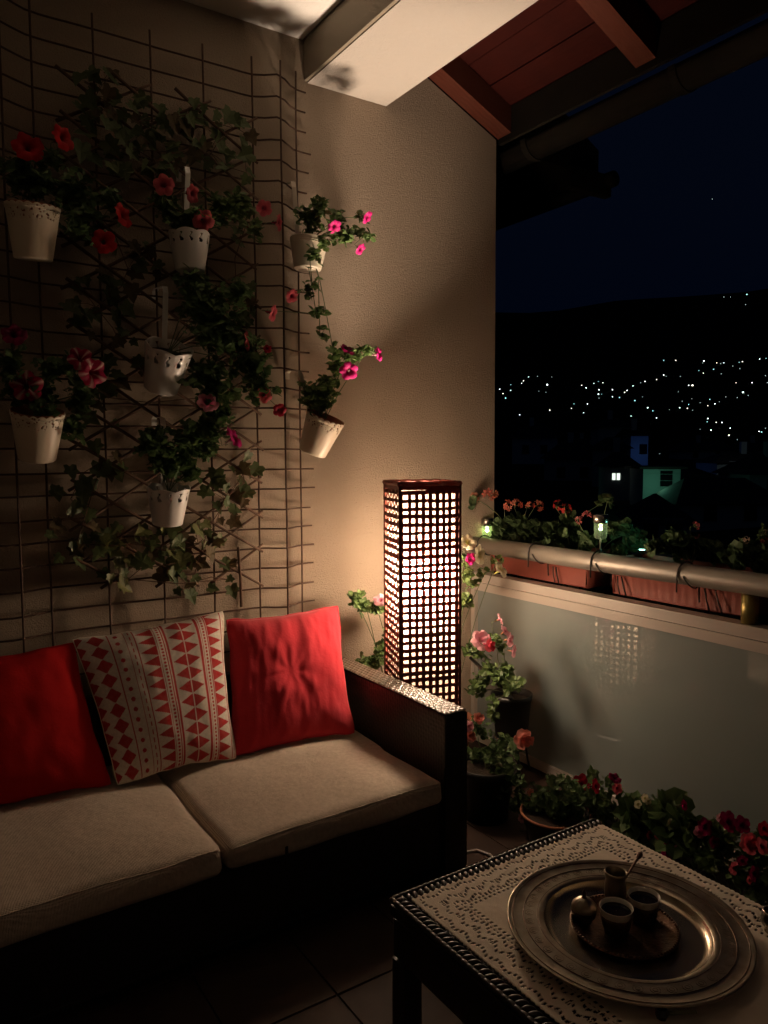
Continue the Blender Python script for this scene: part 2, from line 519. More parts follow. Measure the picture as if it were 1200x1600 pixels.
LT = [(772,622,2.6),(790,622,2.4),(786,615,1.6),(781,608,1.2),(798,610,1.4),(798,601,1.3),(818,595,1.6),(815,599,1.2),(826,589,1.2),(840,588,1),(842,611,.8),(855,601,2.6),(862,589,.7),(853,613,.8),(859,641,2),(812,648,1.5),(810,690,1),(897,631,1.5),(893,638,1.2),(918,631,1.5),(912,645,1.2),(936,674,1.6),(909,602,1.5),(916,606,1.6),(928,599,1.1),(935,596,1.1),(942,598,1.5),(936,609,1.6),(935,616,2.2),(940,616,1.2),(936,622,1),(957,609,1.4),(957,620,1.6),(968,621,2),(976,613,1.8),(980,610,1.4),(989,603,1.5),(992,626,2.3),(1001,598,1),(1008,596,1.3),(1012,637,2.1),(1020,642,1.8),(1026,593,1.4),(1037,586,1.6),(1041,588,1),(1037,563,1.6),(1056,563,1.4),(1026,653,1.3),(986,650,1.2),(1063,588,.9),(1082,602,3),(1076,602,1.4),(1087,582,1.3),(1092,579,1.2),(1099,583,1.2),(1100,564,1.6),(1098,567,1),(1115,577,1.8),(1120,567,1.3),(1126,568,1),(1131,567,1.2),(1126,580,1),(1127,584,1),(1066,627,.9),(1062,637,1.6),(1076,632,1.5),(1074,638,1.6),(1082,641,1),(1094,629,1),(1109,624,1.6),(1106,634,1.3),(1117,631,1.2),(1124,628,.8),(1105,612,.0),(1134,620,1),(1152,621,1),(1145,572,1),(1155,566,1.2),(1160,565,1.5),(1156,576,1),(1161,613,2.6),(1169,618,1),(1150,598,1.1),(1175,598,1.1),(1187,561,1.5),(1197,560,1.2),(1196,587,1),(1199,598,1),(1106,654,2),(1105,659,1.5),(1119,660,1.5),(1128,660,1.3),(1111,672,2),(1094,671,.8),(1139,680,2.2),(1141,669,1.2),(1152,687,.8),(1190,675,2),(1196,669,1),(1186,674,1.2),(1141,465,2.6),(1167,460,2.2),(1176,458,1.3),(1131,464,1),(1165,476,.9),(1198,499,1.3),(1113,311,.8),(1103,768,2.6),(1031,709,.9),(966,702,.8),(1139,804,.8),(1060,612,.8),(1081,623,.7),(1046,640,.7),(1004,620,.7)]
lamp_me = {}
def ico(r, m, name, sub=1):
    import bmesh
    b = bmesh.new()
    bmesh.ops.create_icosphere(b, subdivisions=sub, radius=r)
    me = bpy.data.meshes.new(name)
    b.to_mesh(me)
    b.free()
    me.materials.append(m)
    return me
cols = [('a', (.72, 1, .90), 4.0), ('b', (.9, .97, 1), 6.0), ('c', (1, .93, .72), 3.0), ('d', (.40, .9, .85), 1.4)]
far_me = [ico(1, emis('far_light_' + n, c, s), 'distant_light') for n, c, s in cols]
far_me.append(ico(1, emis('far_light_dim', (.7, .95, .9), 1.1), 'distant_light'))
def dist_for(v, u):
    e = math.degrees(math.atan2(711 - v, FOC))
    best = None
    d = 90.0
    while d < 1900:
        x = ray(u, v); x.z = 0; x.normalize()
        g_ = ground(x.x * d, x.y * d)
        rr = ray(u, v)
        z = 1.45 + rr.z / math.hypot(rr.x, rr.y) * d
        if z <= g_ + 3: return d
        d *= 1.03
    return 1850
zones = []
for i, (u, v, s) in enumerate(LT):
    if s <= 0: continue
    d = 2600 if v < 400 else dist_for(v, u)
    rr = ray(u, v)
    p = CAM + rr * (d / math.hypot(rr.x, rr.y))
    size = d / FOC * (.16 + .30 * s ** 1.25)
    me = far_me[4] if s < 1.05 else far_me[(i * 7) % 4]
    o = link('distant_street_light', me, None, Matrix.Translation(p) @ Matrix.Diagonal((size, size, size * .8, 1)))
    if v < 480: lab = 'tiny white light high on the crest of the dark hill'
    elif v > 690: lab = 'small bright light low in the valley above the flower boxes'
    elif u < 870: lab = 'tiny light on the hillside just right of the stucco wall'
    elif u < 1000: lab = 'tiny light in the middle band of the hillside town'
    elif v < 605: lab = 'tiny light in the upper right part of the hillside town'
    else: lab = 'tiny light in the lower right part of the hillside town'
    grp = lab.replace('tiny light', 'lights').replace('tiny white light', 'lights').replace('small bright light', 'lights')
    lab = lab.replace('tiny light', 'bright light' if s >= 2 else 'small light' if s >= 1.3 else 'faint light')
    if v < 400: props(o, 'single faint star in the dark sky above the town', 'star'); o.name = 'star'
    else: props(o, lab, 'street light', grp)

# ------------------------------------------------------------------ houses in the valley
def house(u, v, d, w_, dp, h, wall, ang, label, lit=None, wins=((.3, .6), (.7, .6)), roofh=2.2, flat=False):
    rr = ray(u, v)
    p = CAM + rr * (d / math.hypot(rr.x, rr.y))       # foot of the facade's lower left corner
    a = R(ang)
    ax = Vector((math.cos(a), math.sin(a), 0))
    ay = Vector((-math.sin(a), math.cos(a), 0))
    T = thing('house', p, label, 'house')
    o = Vector(p)
    o2 = o - Vector((0, 0, 2.5))
    part('wall', MB().obox(o2, ax * w_, ay * dp, Vector((0, 0, h + 2.5))), wall, T)
    if not flat:
        e = .5
        A = o + Vector((0, 0, h)) - ax * e - ay * e
        q = MB()
        L_, D_ = w_ + 2 * e, dp + 2 * e
        z0 = Vector((0, 0, .02))
        vs = [A + z0, A + z0 + ax * L_, A + z0 + ax * L_ + ay * D_, A + z0 + ay * D_, A + ay * D_ / 2 + ax * D_ * .3 + Vector((0, 0, roofh)), A + ay * D_ / 2 + ax * (L_ - D_ * .3) + Vector((0, 0, roofh))]
        q.add(vs, [(0, 1, 5, 4), (1, 2, 5), (2, 3, 4, 5), (3, 0, 4), (3, 2, 1, 0)])
        roof = part('roof', q, M['roofd'], T)
        if u not in (990, 1062, 926): part('chimney', MB().obox(A + ax * L_ * .4 + ay * D_ * .4 + Vector((0, 0, roofh * .6)), ax * .6, ay * .6, Vector((0, 0, 1.6))), M['wallg'], roof)
    for (fx, fz) in wins:
        c = o + ax * (w_ * fx) + Vector((0, 0, h * fz)) - ay * .03
        if lit == 'window': wins_k = .30
        else: wins_k = 1.0
        wf = part('window', MB().obox(c - ax * .55 * wins_k - Vector((0, 0, .7 * wins_k)), ax * 1.1 * wins_k, ay * .05, Vector((0, 0, 1.4 * wins_k * (1.6 if lit == 'window' else 1)))), M['winframe'], T)
        part('pane', MB().obox(c - ax * .45 * wins_k - Vector((0, 0, .6 * wins_k)) - ay * .02, ax * .9 * wins_k, ay * .04, Vector((0, 0, 1.2 * wins_k * (1.6 if lit == 'window' else 1)))), M['winpane'] if lit != 'window' else M_lit, wf)
    return T, o, ax, ay
M_lit = emis('lit_window', (.85, 1, .85), .9)
def plight(name, p, col, power, rad_, T=None):
    l = bpy.data.lights.new(name, 'POINT')
    l.color = col
    l.energy = power
    l.shadow_soft_size = rad_
    o = bpy.data.objects.new(name, l)
    COL.objects.link(o)
    o.location = p
    return o
T, o, ax, ay = house(1004, 789, 62, 2.75, 6, 2.75, M['wallg'], -42, 'small pale house lit teal green, two windows one above the other', wins=((.62, .74), (.62, .14)), flat=True)
for k in range(5):
    part('wall_board', MB().obox(o - ay * .05 + Vector((0, 0, .35 + k * .5)), ax * 2.74, ay * .05, Vector((0, 0, .05))), M['wallg'], T)
rfm = MB().obox(o - ay * .5 - ax * .35 + Vector((0, 0, 2.77)), ax * 3.5, ay * 7, Vector((0, 0, .18)))
part('roof', rfm, M['roofd'], T)
plight('house_wall_lamp', o - ay * 2.4 + ax * .6 + Vector((0, 0, 1.7)), (.25, 1, .66), 18, .15)
T, o, ax, ay = house(985, 724, 95, 2.0, 8, 3.2, M['wallb'], -40, 'house wall glowing dim blue under a dark slanting roof', wins=((.72, .52),), roofh=1.0)
plight('house_wall_lamp', o - ay * 3 + ax * .9 + Vector((0, 0, .9)), (.10, .28, 1), 16, .2)
T, o, ax, ay = house(935, 706, 110, 4.6, 6, 3.4, M['wallb'], -38, 'dim blue gable wall left of the blue lit house', wins=(), roofh=1.4)
house(926, 728, 80, 3.5, 5, 1.7, M['wallb'], -48, 'dark hipped roof house in front of the blue lit wall', wins=((.8, .55),), roofh=1.2)
house(935, 775, 70, 3.2, 6, 2.6, M['wallg'], -50, 'dark house with one small lit window left of the teal wall', lit='window', wins=((.40, .62), (.52, .62)), roofh=1.6)
house(1062, 815, 56, 7, 5, 1.2, M['wallg'], -32, 'dark wide roofed house right of the teal lit wall', wins=((.3, .5), (.7, .5)), roofh=1.7)
T, o, ax, ay = house(1120, 738, 90, 9, 7, 1.0, M['wallg'], -38, 'long low house with pale wall strip at the right edge', wins=((.2, .5), (.45, .5)), roofh=1.2)
plight('wall_strip_fill', o - ay * 4 + ax * 3 + Vector((0, 0, 2.5)), (.7, .9, 1), 14, .2)  # added fill light that lifts the pale wall strip, no lamp seen
house(800, 720, 105, 6, 7, 3, M['wallb'], -44, 'dark house beside the wall edge left of the town lights', wins=((.3, .5), (.7, .5)))
house(850, 760, 85, 6, 7, 3, M['wallb'], -50, 'dark house with pale gable left of the lit window house', wins=((.3, .5), (.7, .5)))

for (u, v, d, w_, h, a, lab) in ((1170, 790, 66, 6, 2.4, -35, 'dark house low at the right edge of the valley'),
                         (880, 716, 130, 7, 1.6, -46, 'dark house far up the slope left of the blue lit house'), (1060, 718, 135, 9, 1.4, -40, 'wide dark house below the densest town lights'), (1150, 716, 140, 8, 1.2, -40, 'dark house far up the slope at the right'),
                         (990, 842, 50, 3.4, 1.0, -44, 'dark roof just below the lit window, in front of the teal house')):
    house(u, v, d, w_, 6, h, M['wallb'], a, lab, roofh=1.7)
# the big roofs in front have no lamp of their own
# ------------------------------------------------------------------ wire mesh on the wall
YT = 2.852
tr = thing('wire_mesh', (.9, YT, .7), 'rusty wire mesh panel fixed to the stucco wall, with pots hung on it', 'trellis')
# plan profile of the mesh: x -> y (two folds)
xa, xb = hy(437, 110, YT - .06).x, hy(461, 140, YT + .012).x
PR = [(-.35, YT + .02), (.10, YT + .02), (.335, YT - .055), (.372, YT - .05), (.455, YT - .006), (.474, YT), (1.25, YT), (1.285, YT - .006), (xa - .012, YT - .058), (xa + .012, YT - .056), (xb - .02, YT + .004), (xb, YT + .012), (1.53, YT + .016)]
def prof_y(x): return lerp_tab(x, [PR[0]] + PR[1:])
zt = 2.927
rows = [zt - .0807 * i for i in range(29)]
for i, z in enumerate(rows):
    pts = []
    x = -.35
    off = ru(-.003, .003)
    xe = 1.52 + ru(-.012, .012)
    nseg = 46
    for k in range(nseg + 1):
        x = -.35 + (xe + .35) * k / nseg
        pts.append((x, prof_y(x) + ru(-.0008, .0008), z + off + .004 * noise.noise(Vector((x * 3, i * 1.7, 0)))))
    part('horizontal_wire', MB().tube(pts, .0037, 5), M['wire'], tr, True)
VX = [(-.03, 3.0), (.17, 3.0), (hy(0, 100, YT - .05).x, 3.02), (.474, 3.02), (.673, hy(143, 22, YT).z), (.871, hy(233, 48, YT).z), (1.069, hy(316, 70, YT).z), (1.264, hy(392, 90, YT).z), (xa, hy(437, 95, YT - .06).z), (xb, hy(461, 112, YT + .01).z)]
for i, (x, z1) in enumerate(VX):
    y = prof_y(x) - .0062
    pts = [(x + .004 * noise.noise(Vector((i * 5.1, z * 2, 0))), y, z) for z in [z1 - (z1 - .62) * k / 24 for k in range(25)]]
    part('vertical_wire', MB().tube(pts, .0039, 5), M['wire'], tr, True)

# ------------------------------------------------------------------ expanding stick lattice
YL = 2.815
lt = thing('stick_lattice', (.9, YL, .95), 'brown diagonal willow stick lattice tied to the wire mesh and overgrown with ivy', 'lattice')
def stick(u0, v0, u1, v1, dy, r=.0052):
    a, b = hy(u0, v0, YL + dy), hy(u1, v1, YL + dy)
    pts = []
    for k in range(9):
        f = k / 8
        p = a.lerp(b, f)
        p += Vector((.004 * noise.noise(p * 4), .002 * noise.noise(p * 5 + Vector((7, 0, 0))), .004 * noise.noise(p * 4 + Vector((0, 9, 0)))))
        pts.append(p)
    part('stick', MB().tube(pts, [r * (1.1 - .25 * k / 8) for k in range(9)], 6), M['stick'], lt, True)
# lattice laid out on the wall plane: rising and falling sticks
def zclip(fx, x0, x1): return fx
X0, X1, Z0, Z1 = .56, 1.255, .93, 2.79
sp = .138
for k in range(-6, 16):
    # falling sticks: z = c - m x
    for dirn in (1, -1):
        c = Z0 + k * sp
        mslope = .62
        # z at X0 = c (rising) ; z at X1 = c (falling)
        if dirn == 1:
            xa_, xb_ = X0, X1
            za_, zb_ = c, c + mslope * (X1 - X0)
        else:
            xa_, xb_ = X0, X1
            za_, zb_ = c + mslope * (X1 - X0), c
        def zx(x): return za_ + (zb_ - za_) * (x - xa_) / (xb_ - xa_)
        N = 60
        ok = [X0 + (X1 - X0) * i / N for i in range(N + 1) if Z0 + .10 * (X1 - (X0 + (X1 - X0) * i / N)) < zx(X0 + (X1 - X0) * i / N) < Z1 - .02]
        if len(ok) < 9: continue
        a, b = ok[0] - ru(.0, .03), ok[-1] + ru(0, .02)
        pts = []
        for i in range(9):
            x = a + (b - a) * i / 8
            z = zx(x) + .006 * noise.noise(Vector((x * 5, c * 3, dirn * 4)))
            pts.append((x, YL + dirn * .0055, z))
        part('stick', MB().tube(pts, [.0058 * (1.08 - .25 * i / 8) for i in range(9)], 6), M['stick'], lt, True)
a, b = hy(372, 855, YL - .01), hy(377, 948, YL - .01)
part('upright_stick', MB().tube([a, a.lerp(b, .5) + Vector((.003, 0, 0)), b], .0058, 6), M['stick'], lt, True)

# ------------------------------------------------------------------ leaves
def basis(nrm, up):
    n = Vector(nrm).normalized()
    u = Vector(up)
    u = (u - n * u.dot(n))
    if u.length < 1e-4: u = n.orthogonal()
    u.normalize()
    r = u.cross(n)
    return Matrix(((r.x, u.x, n.x), (r.y, u.y, n.y), (r.z, u.z, n.z)))
def ivy_mesh(name, m):
    # five pointed ivy leaf, tip towards -y, folded along the midrib
    out = [(0, .30), (.16, .42), (.40, .36), (.36, .10), (.52, -.06), (.26, -.16), (.18, -.34), (0, -.62)]
    mb = MB()
    vs = [(0, .22, 0), (0, -.1, -.03)]
    R_ = [(x, y, .07 * x + .05 * math.sin(6 * x)) for x, y in out]
    L_ = [(-x, y, .07 * x) for x, y in out[1:-1]]
    base = len(vs)
    vs += R_
    n = len(R_)
    vs += L_
    fs = []
    for i in range(n - 1): fs.append((1, base + i + 1, base + i))
    l0 = base + n
    fs.append((1, base, l0))
    for i in range(len(L_) - 1): fs.append((1, l0 + i, l0 + i + 1))
    fs.append((1, l0 + len(L_) - 1, base + n - 1))
    mb.add(vs, fs)
    return mb.mesh(name, m)
ivm = [ivy_mesh('leaf', M['ivy']), ivy_mesh('leaf', M['ivy2']), ivy_mesh('leaf', M['ivyv'])]

def ivy(clusters, label, nvar):
    T = thing('ivy', (.9, 2.79, .95), label, 'ivy', 'ivy climbing on the stick lattice')
    stems = MB()
    prev = None
    for (u, v, a, b, n, kind) in clusters:
        c = hy(u, v, 2.79)
        if prev is not None and (c - prev).length < .6:
            mid = (c + prev) / 2 + Vector((ru(-.04, .04), ru(-.02, .01), ru(-.03, .03)))
            stems.tube([prev, prev.lerp(mid, .6), mid, mid.lerp(c, .5), c], .0016, 4)
        prev = c
        for k in range(int(n * 1.18)):
            for _ in range(9):
                x, y = ru(-1, 1), ru(-1, 1)
                if x * x + y * y < 1: break
            p = hy(u + x * a, v + y * b, ru(2.772, 2.822))
            s = ru(.036, .080)
            ang = ru(-1.2, 1.2)
            up = Vector((math.sin(ang), 0, math.cos(ang)))
            nrm = Vector((ru(-.8, 1.0), -1, ru(-.5, 1.1)))
            B = basis(nrm, up).to_4x4()
            kk = 2 if kind == 'v' and rnd() < .5 else (1 if rnd() < .25 else 0)
            link('leaf', ivm[kk], T, Matrix.Translation(p) @ B @ Matrix.Scale(s, 4))
            if rnd() < .4:
                q = c.lerp(p, .4) + Vector((0, .01, .01))
                stems.tube([c, q, p + Vector((0, .004, 0))], .0011, 3)
    stuffpart('stem', stems, M['stick'], T)
    return T
random.seed(21)
ivy([(150, 150, 40, 45, 17, ''), (215, 190, 45, 40, 15, ''), (290, 180, 45, 40, 15, ''), (365, 200, 30, 45, 12, ''), (330, 240, 40, 30, 10, ''), (240, 250, 55, 35, 13, ''), (170, 230, 45, 50, 14, ''), (385, 270, 14, 30, 4, '')],
    'dark ivy spreading over the upper third of the stick lattice', 0)
ivy([(150, 330, 45, 60, 14, ''), (200, 420, 50, 50, 13, ''), (150, 480, 45, 50, 13, ''), (190, 540, 35, 60, 10, ''), (385, 350, 22, 55, 9, ''), (370, 470, 30, 50, 7, ''), (160, 620, 40, 50, 11, ''), (330, 620, 40, 50, 9, '')],
    'sparse brownish ivy trailing over the middle of the lattice between the pots', 0)
ivy([(110, 780, 50, 30, 8, ''), (160, 720, 60, 30, 8, ''), (120, 850, 50, 40, 12, ''), (200, 850, 50, 40, 13, 'v'), (255, 860, 45, 35, 12, 'v'), (310, 850, 40, 40, 13, 'v'), (350, 780, 40, 40, 11, ''), (380, 740, 22, 45, 6, ''), (300, 910, 40, 20, 6, ''), (355, 905, 15, 30, 4, ''), (200, 905, 60, 14, 5, 'v'), (275, 880, 40, 24, 6, 'v')],
    'lighter variegated ivy hanging over the lower third of the stick lattice', 0)

# ------------------------------------------------------------------ flowers and plants
def flower_mesh(kind, name='flower', double=False):
    """petunia: trumpet opening towards +z, five soft lobes, radius about 1"""
    c_in, c_mid, c_out, stripe, throat = kind
    mb = MB()
    N = 30
    ringsr = [.05, .12, .20, .42, .72, 1.0]
    ringsz = [-1.05, -.6, -.22, -.02, .10, .06]
    vs, cs, fs = [], [], []
    for j, (rr, zz) in enumerate(zip(ringsr, ringsz)):
        for k in range(N):
            a = 2 * PI * k / N
            lobe = abs(math.cos(2.5 * a))
            f = (j / 5) ** 2
            r_ = rr * (1 - .20 * f * (1 - lobe) ** 1.5) * (1 + .03 * math.sin(7 * a + 1) * f)
            z = zz + f * (.10 * math.sin(5 * a + .7) + .06 * math.sin(11 * a)) - .16 * f * f
            vs.append((r_ * math.cos(a), r_ * math.sin(a), z))
            mixf = min(1, max(0, (rr - .15) / .85))
            c = [c_mid[i] * (1 - mixf) + c_out[i] * mixf for i in range(3)]
            if j <= 1: c = list(throat)
            if j == 2: c = list(c_in)
            if stripe and j >= 2:
                s_ = abs(math.sin(2.5 * a))
                if s_ < .22: c = list(stripe)
            cs.append(c)
    for j in range(5):
        for k in range(N):
            fs.append((j * N + k, j * N + (k + 1) % N, (j + 1) * N + (k + 1) % N, (j + 1) * N + k))
    mb.add(vs, fs)
    if double:
        for q in range(9):
            a0 = q * 2.4
            rr = .25 + .05 * q
            n0 = len(mb.v)
            pv = []
            for i in range(4):
                for j in range(3):
                    a = a0 + (i - 1.5) * .35
                    pv.append((rr * math.cos(a) * (.6 + .35 * j), rr * math.sin(a) * (.6 + .35 * j), .02 + .22 * j + .06 * math.sin(i * 2.2 + q)))
            mb.add(pv, [(i * 3 + j, i * 3 + j + 1, (i + 1) * 3 + j + 1, (i + 1) * 3 + j) for i in range(3) for j in range(2)])
            cs += [[c_mid[i] * (.75 + .12 * (q % 3)) for i in range(3)]] * 12
    mb.c = cs
    return mb.mesh(name, M['petal'], True)
FK = {
 'red': ((.32, .002, .002), (.50, .008, .010), (.58, .014, .014), None, (.16, .002, .002)),
 'star': ((.30, .003, .03), (.34, .004, .045), (.40, .008, .06), (.72, .45, .42), (.18, .002, .02)),
 'pink': ((.30, .03, .07), (.66, .07, .11), (.74, .16, .19), None, (.30, .02, .05)),
 'hot': ((.25, .0, .06), (.60, .012, .17), (.72, .03, .25), None, (.5, .3, .3)),
 'dark': ((.06, .0, .02), (.18, .0, .045), (.24, .004, .06), None, (.06, .01, .02)),
 'white': ((.55, .5, .2), (.70, .62, .40), (.72, .66, .48), None, (.5, .5, .15)),
 'pale': ((.45, .10, .18), (.68, .30, .36), (.72, .38, .42), None, (.4, .2, .1)),
 'peach': ((.5, .10, .08), (.66, .20, .15), (.72, .30, .24), None, (.3, .1, .05)),
 'rim': ((.25, .0, .06), (.62, .02, .16), (.75, .35, .42), None, (.3, .1, .1)),
 'deep': ((.10, .0, .01), (.30, .005, .02), (.36, .01, .035), None, (.08, .01, .01)),
}
FM = {k: flower_mesh(v) for k, v in FK.items()}
FM['paled'] = flower_mesh(FK['pale'], double=True)
FM['peachd'] = flower_mesh(FK['peach'], double=True)
FM['pinkd'] = flower_mesh(FK['pink'], double=True)
def add_leaf(mb, p, nrm, up, s, w_=.5):
    B = basis(nrm, up)
    pts = [(0, 0, 0), (-w_ * .75, .35, .06), (w_ * .75, .35, .06), (0, .4, -.04), (-w_ * .65, .72, .03), (w_ * .65, .72, .03), (0, 1.0, -.10)]
    mb.add([Vector(p) + B @ (Vector(q) * s) for q in pts], [(0, 3, 1), (0, 2, 3), (1, 3, 4), (2, 5, 3), (3, 6, 4), (3, 5, 6)])
def round_leaf(mb, p, nrm, up, s):
    B = basis(nrm, up)
    pts = [(0, 0, -.12)]
    for k in range(9):
        a = -PI / 2 + .35 + (2 * PI - .7) * k / 8
        r_ = .52 * (1 + .12 * (k % 2))
        pts.append((r_ * math.cos(a), r_ * math.sin(a) + .2, .08 * (k % 2)))
    mb.add([Vector(p) + B @ (Vector(q) * s) for q in pts], [(0, k, k + 1) for k in range(1, 9)])
DEN = 2.1
def plant(name, label, base, blobs, flowers, y=None, dep=None, X=None, leaf='leaf', ls=(.016, .034), cat='plant', group=None, geran=False, stems=10, yj=.06, thin=.0013):
    """base: 3D root; blobs: (u,v,ru,rv,n[,dist offset]) ; positions are set on a vertical plane y=.. or a distance dep, with real depth scatter"""
    T = thing(name, base, label, cat, group)
    base = Vector(base)
    def P(u, v, j=0):
        if X is not None: return hx(u, v, X + j)
        if y is not None: return hy(u, v, y + j)
        return at_depth(u, v, dep + j)
    fol, st = MB(), MB()
    for bl in blobs:
        u, v, a, b, n = bl[:5]
        n = int(n * DEN)
        off = bl[5] if len(bl) > 5 else 0
        c = P(u, v, off)
        mid = base.lerp(c, .5) + Vector((ru(-.02, .02), ru(-.02, .02), abs((c - base).length) * .15))
        st.tube([base, base.lerp(mid, .55) + Vector((0, 0, .01)), mid, mid.lerp(c, .5) + Vector((0, 0, .006)), c], thin * 1.4, 5)
        # sub-stems; leaves sit along them
        ns = max(2, n // 14)
        tips = []
        for k in range(ns):
            for _ in range(9):
                x, yy = ru(-1, 1), ru(-1, 1)
                if x * x + yy * yy < 1: break
            tip = P(u + x * a, v + yy * b, off + ru(-yj, yj))
            tips.append(tip)
        for tip in tips:
            m_ = c.lerp(tip, .5) + Vector((ru(-.01, .01), ru(-.01, .01), ru(-.004, .014)))
            st.tube([c, m_, tip], thin, 4)
            for q in range(max(1, n // ns)):
                f = rnd() ** .7
                p = (c.lerp(m_, f * 2) if f < .5 else m_.lerp(tip, f * 2 - 1)) + Vector((ru(-1, 1), ru(-1, 1), ru(-1, 1))) * .012
                s = ru(*ls)
                d = Vector((ru(-1, 1), ru(-1, .6), ru(-.4, 1)))
                nrm = Vector((ru(-.8, .8), ru(-1, .2), ru(.1, 1)))
                if geran: round_leaf(fol, p, nrm, d, s * 1.25)
                else: add_leaf(fol, p, nrm, d, s, ru(.42, .62))
    stuffpart('foliage', fol, M[leaf], T)
    for (u, v, r_, kind, *rest) in flowers:
        fo = rest[0] if rest else (ru(-.5, .5), -1, ru(-.2, .6))
        off = rest[1] if len(rest) > 1 else -.05
        p = P(u, v, off)
        dcam = (CAM - p).normalized()
        nrm = (dcam * .62 + Vector(fo) * 1.0 + Vector((ru(-.3, .3), 0, ru(-.3, .3)))).normalized()
        s = r_ * (pix(p)[2]) / FOC
        B = basis(nrm, (ru(-1, 1), .1, ru(-1, 1))).to_4x4()
        link('flower', FM[kind], T, Matrix.Translation(p) @ B @ Matrix.Scale(s, 4))
        nb_ = min(blobs, key=lambda bl: (bl[0] - u) ** 2 + (bl[1] - v) ** 2)
        cc = P(nb_[0], nb_[1], nb_[5] if len(nb_) > 5 else 0)
        back = p - nrm * s * 1.0
        st.tube([back, back - nrm * .015, back.lerp(cc, .5) - nrm * .01, cc], thin, 4)
        # calyx
        for q in range(4):
            add_leaf(fol if False else st, back, Vector((ru(-1, 1), -1, ru(-1, 1))), nrm + Vector((ru(-.6, .6), ru(-.6, .6), ru(-.6, .6))), .012, .3)
    stuffpart('stem', st, M['stem'], T)
    return T

# ------------------------------------------------------------------ hanging pots
def holes_pattern(a, z, n1=44):
    """deterministic random perforation like punched lace"""
    q = noise.voronoi(Vector((math.cos(a) * 7.6, math.sin(a) * 7.6, z * 95)))[0]
    return q[0] < .33
def pot(cu, ztop_v, cbv, y, D, h, style, label, tilt=0, hook=None, colr='potw', lean=0):
    """pot at the place where pixel (cu, ztop_v) meets the plane y"""
    c = hy(cu, ztop_v, y)
    c2 = Vector((c.x, c.y, c.z - h))
    T = thing('hanging_pot', c2, label, 'flower pot', 'hanging flower pots on the wire mesh')
    r1, r0 = D / 2, D / 2 * .70
    TM = Matrix.Rotation(tilt, 3, 'Y') @ Matrix.Rotation(lean, 3, 'X')
    c2 = c2 + Vector((0, h * math.sin(lean) * .5, 0))
    n = 200
    nz = 48
    vs, fs = [], []
    for i in range(nz + 1):
        z = h * i / nz
        r_ = r0 + (r1 - r0) * i / nz
        if i == 0: r_ *= .97
        for k in range(n):
            a = 2 * PI * k / n
            zz = z
            if style == 'lace' and i > nz - 4: zz = z - .006 + .006 * abs(math.cos(10 * a)) * (i - nz + 4) / 4
            if style == 'cut' and i > nz - 5: zz = z + .008 * (abs(math.cos(3 * a)) - .6) * (i - nz + 5) / 5
            vs.append(c2 + TM @ Vector((r_ * math.cos(a), r_ * math.sin(a), zz)))
    for i in range(nz):
        for k in range(n):
            a = 2 * PI * (k + .5) / n
            z = (i + .5) / nz
            if style == 'lace' and .70 < z < .97:
                if holes_pattern(a, z * h): continue
            if style == 'cut' and .68 < z < .92:
                s_ = (a * 12 / (2 * PI)) % 1
                zz = (z - .68) / .24
                wdt = .13 + .10 * math.sin(zz * 7)
                if abs(s_ - .5 - .08 * math.sin(zz * 9)) < wdt * (.9 if int(a * 12 / (2 * PI)) % 2 else .6): continue
            fs.append((i * n + k, i * n + (k + 1) % n, (i + 1) * n + (k + 1) % n, (i + 1) * n + k))
    fs.append(tuple(range(n))[::-1])
    b_ = MB()
    b_.add(vs, fs)
    o = part('bucket', b_, M[colr], T, True)
    md = o.modifiers.new('Solidify', 'SOLIDIFY')
    md.thickness = .0018
    md.offset = -1
    if style != 'cut':
        prof_ = [(r0 * .80, .005), (r1 * .972 if style == 'lace' else r1 * .93, h * (1.012 if style == 'lace' else .9)), (r1 * .93, h * (1.012 if style == 'lace' else .9)), (r0 * .75, .01)]
        part('inner_pot', MB().lathe(prof_, c2, 32, TM), M['terra'] if style == 'lace' else M[colr], T, True)
    if style == 'plain':
        for zz in (.80, .86):
            rr = r0 + (r1 - r0) * zz
            part('rim_band', MB().tube([c2 + TM @ Vector(((rr + .0006) * math.cos(a), (rr + .0006) * math.sin(a), h * zz)) for a in [2 * PI * k / 48 for k in range(48)]], .0014, 6, closed=True), M[colr], T, True)
    part('soil', MB().lathe([(.0005, h * .80), (r1 * .5, h * .815), (r1 * .86, h * .80)], c2, 24, TM, wob=lambda a, z: .02 * math.sin(5 * a)), M['soil'], T, True)
    # carrying strap up and over the wire
    if hook:
        hu, hv = hook
        top = hy(hu, hv, YT - .02)
        p0 = c2 + TM @ Vector((0, r1 * .99, h * .90))
        p0.x = p0.x * .5 + top.x * .5
        pts = [p0, Vector((p0.x, p0.y - .004, p0.z + .05)), Vector((top.x, p0.y - .006, top.z - .03)), Vector((top.x, p0.y + .002, top.z - .006)), Vector((top.x, YT - .006, top.z + .004)), Vector((top.x, YT + .014, top.z - .004)), Vector((top.x, YT + .016, top.z - .03))]
        nr = [Vector((0, -1, 0))] * 3 + [Vector((0, -.6, .7)), Vector((0, 0, 1)), Vector((0, 1, .3)), Vector((0, 1, 0))]
        part('strap', MB().strip(pts, nr, .019, .0016), M['strapw'] if colr == 'potc' else M['potw'], T)
    return T, c2 + TM @ Vector((0, 0, h * .84))
random.seed(5)
YP = 2.700
TA, bA = pot(50, 322, 405, YP, .165, .165, 'lace', 'cream lace rimmed pot, the upper one at the left edge', colr='potc', lean=R(8))
TB, bB = pot(296, 365, 415, YP, .145, .130, 'cut', 'white pot half hidden by pink petunias under a white strap', hook=(284, 266))
TC, bC = pot(480, 374, 422, YP, .150, .115, 'plain', 'plain cream pot with ridged rim right of the mesh, top right', tilt=R(4), hook=(448, 288), colr='potc')
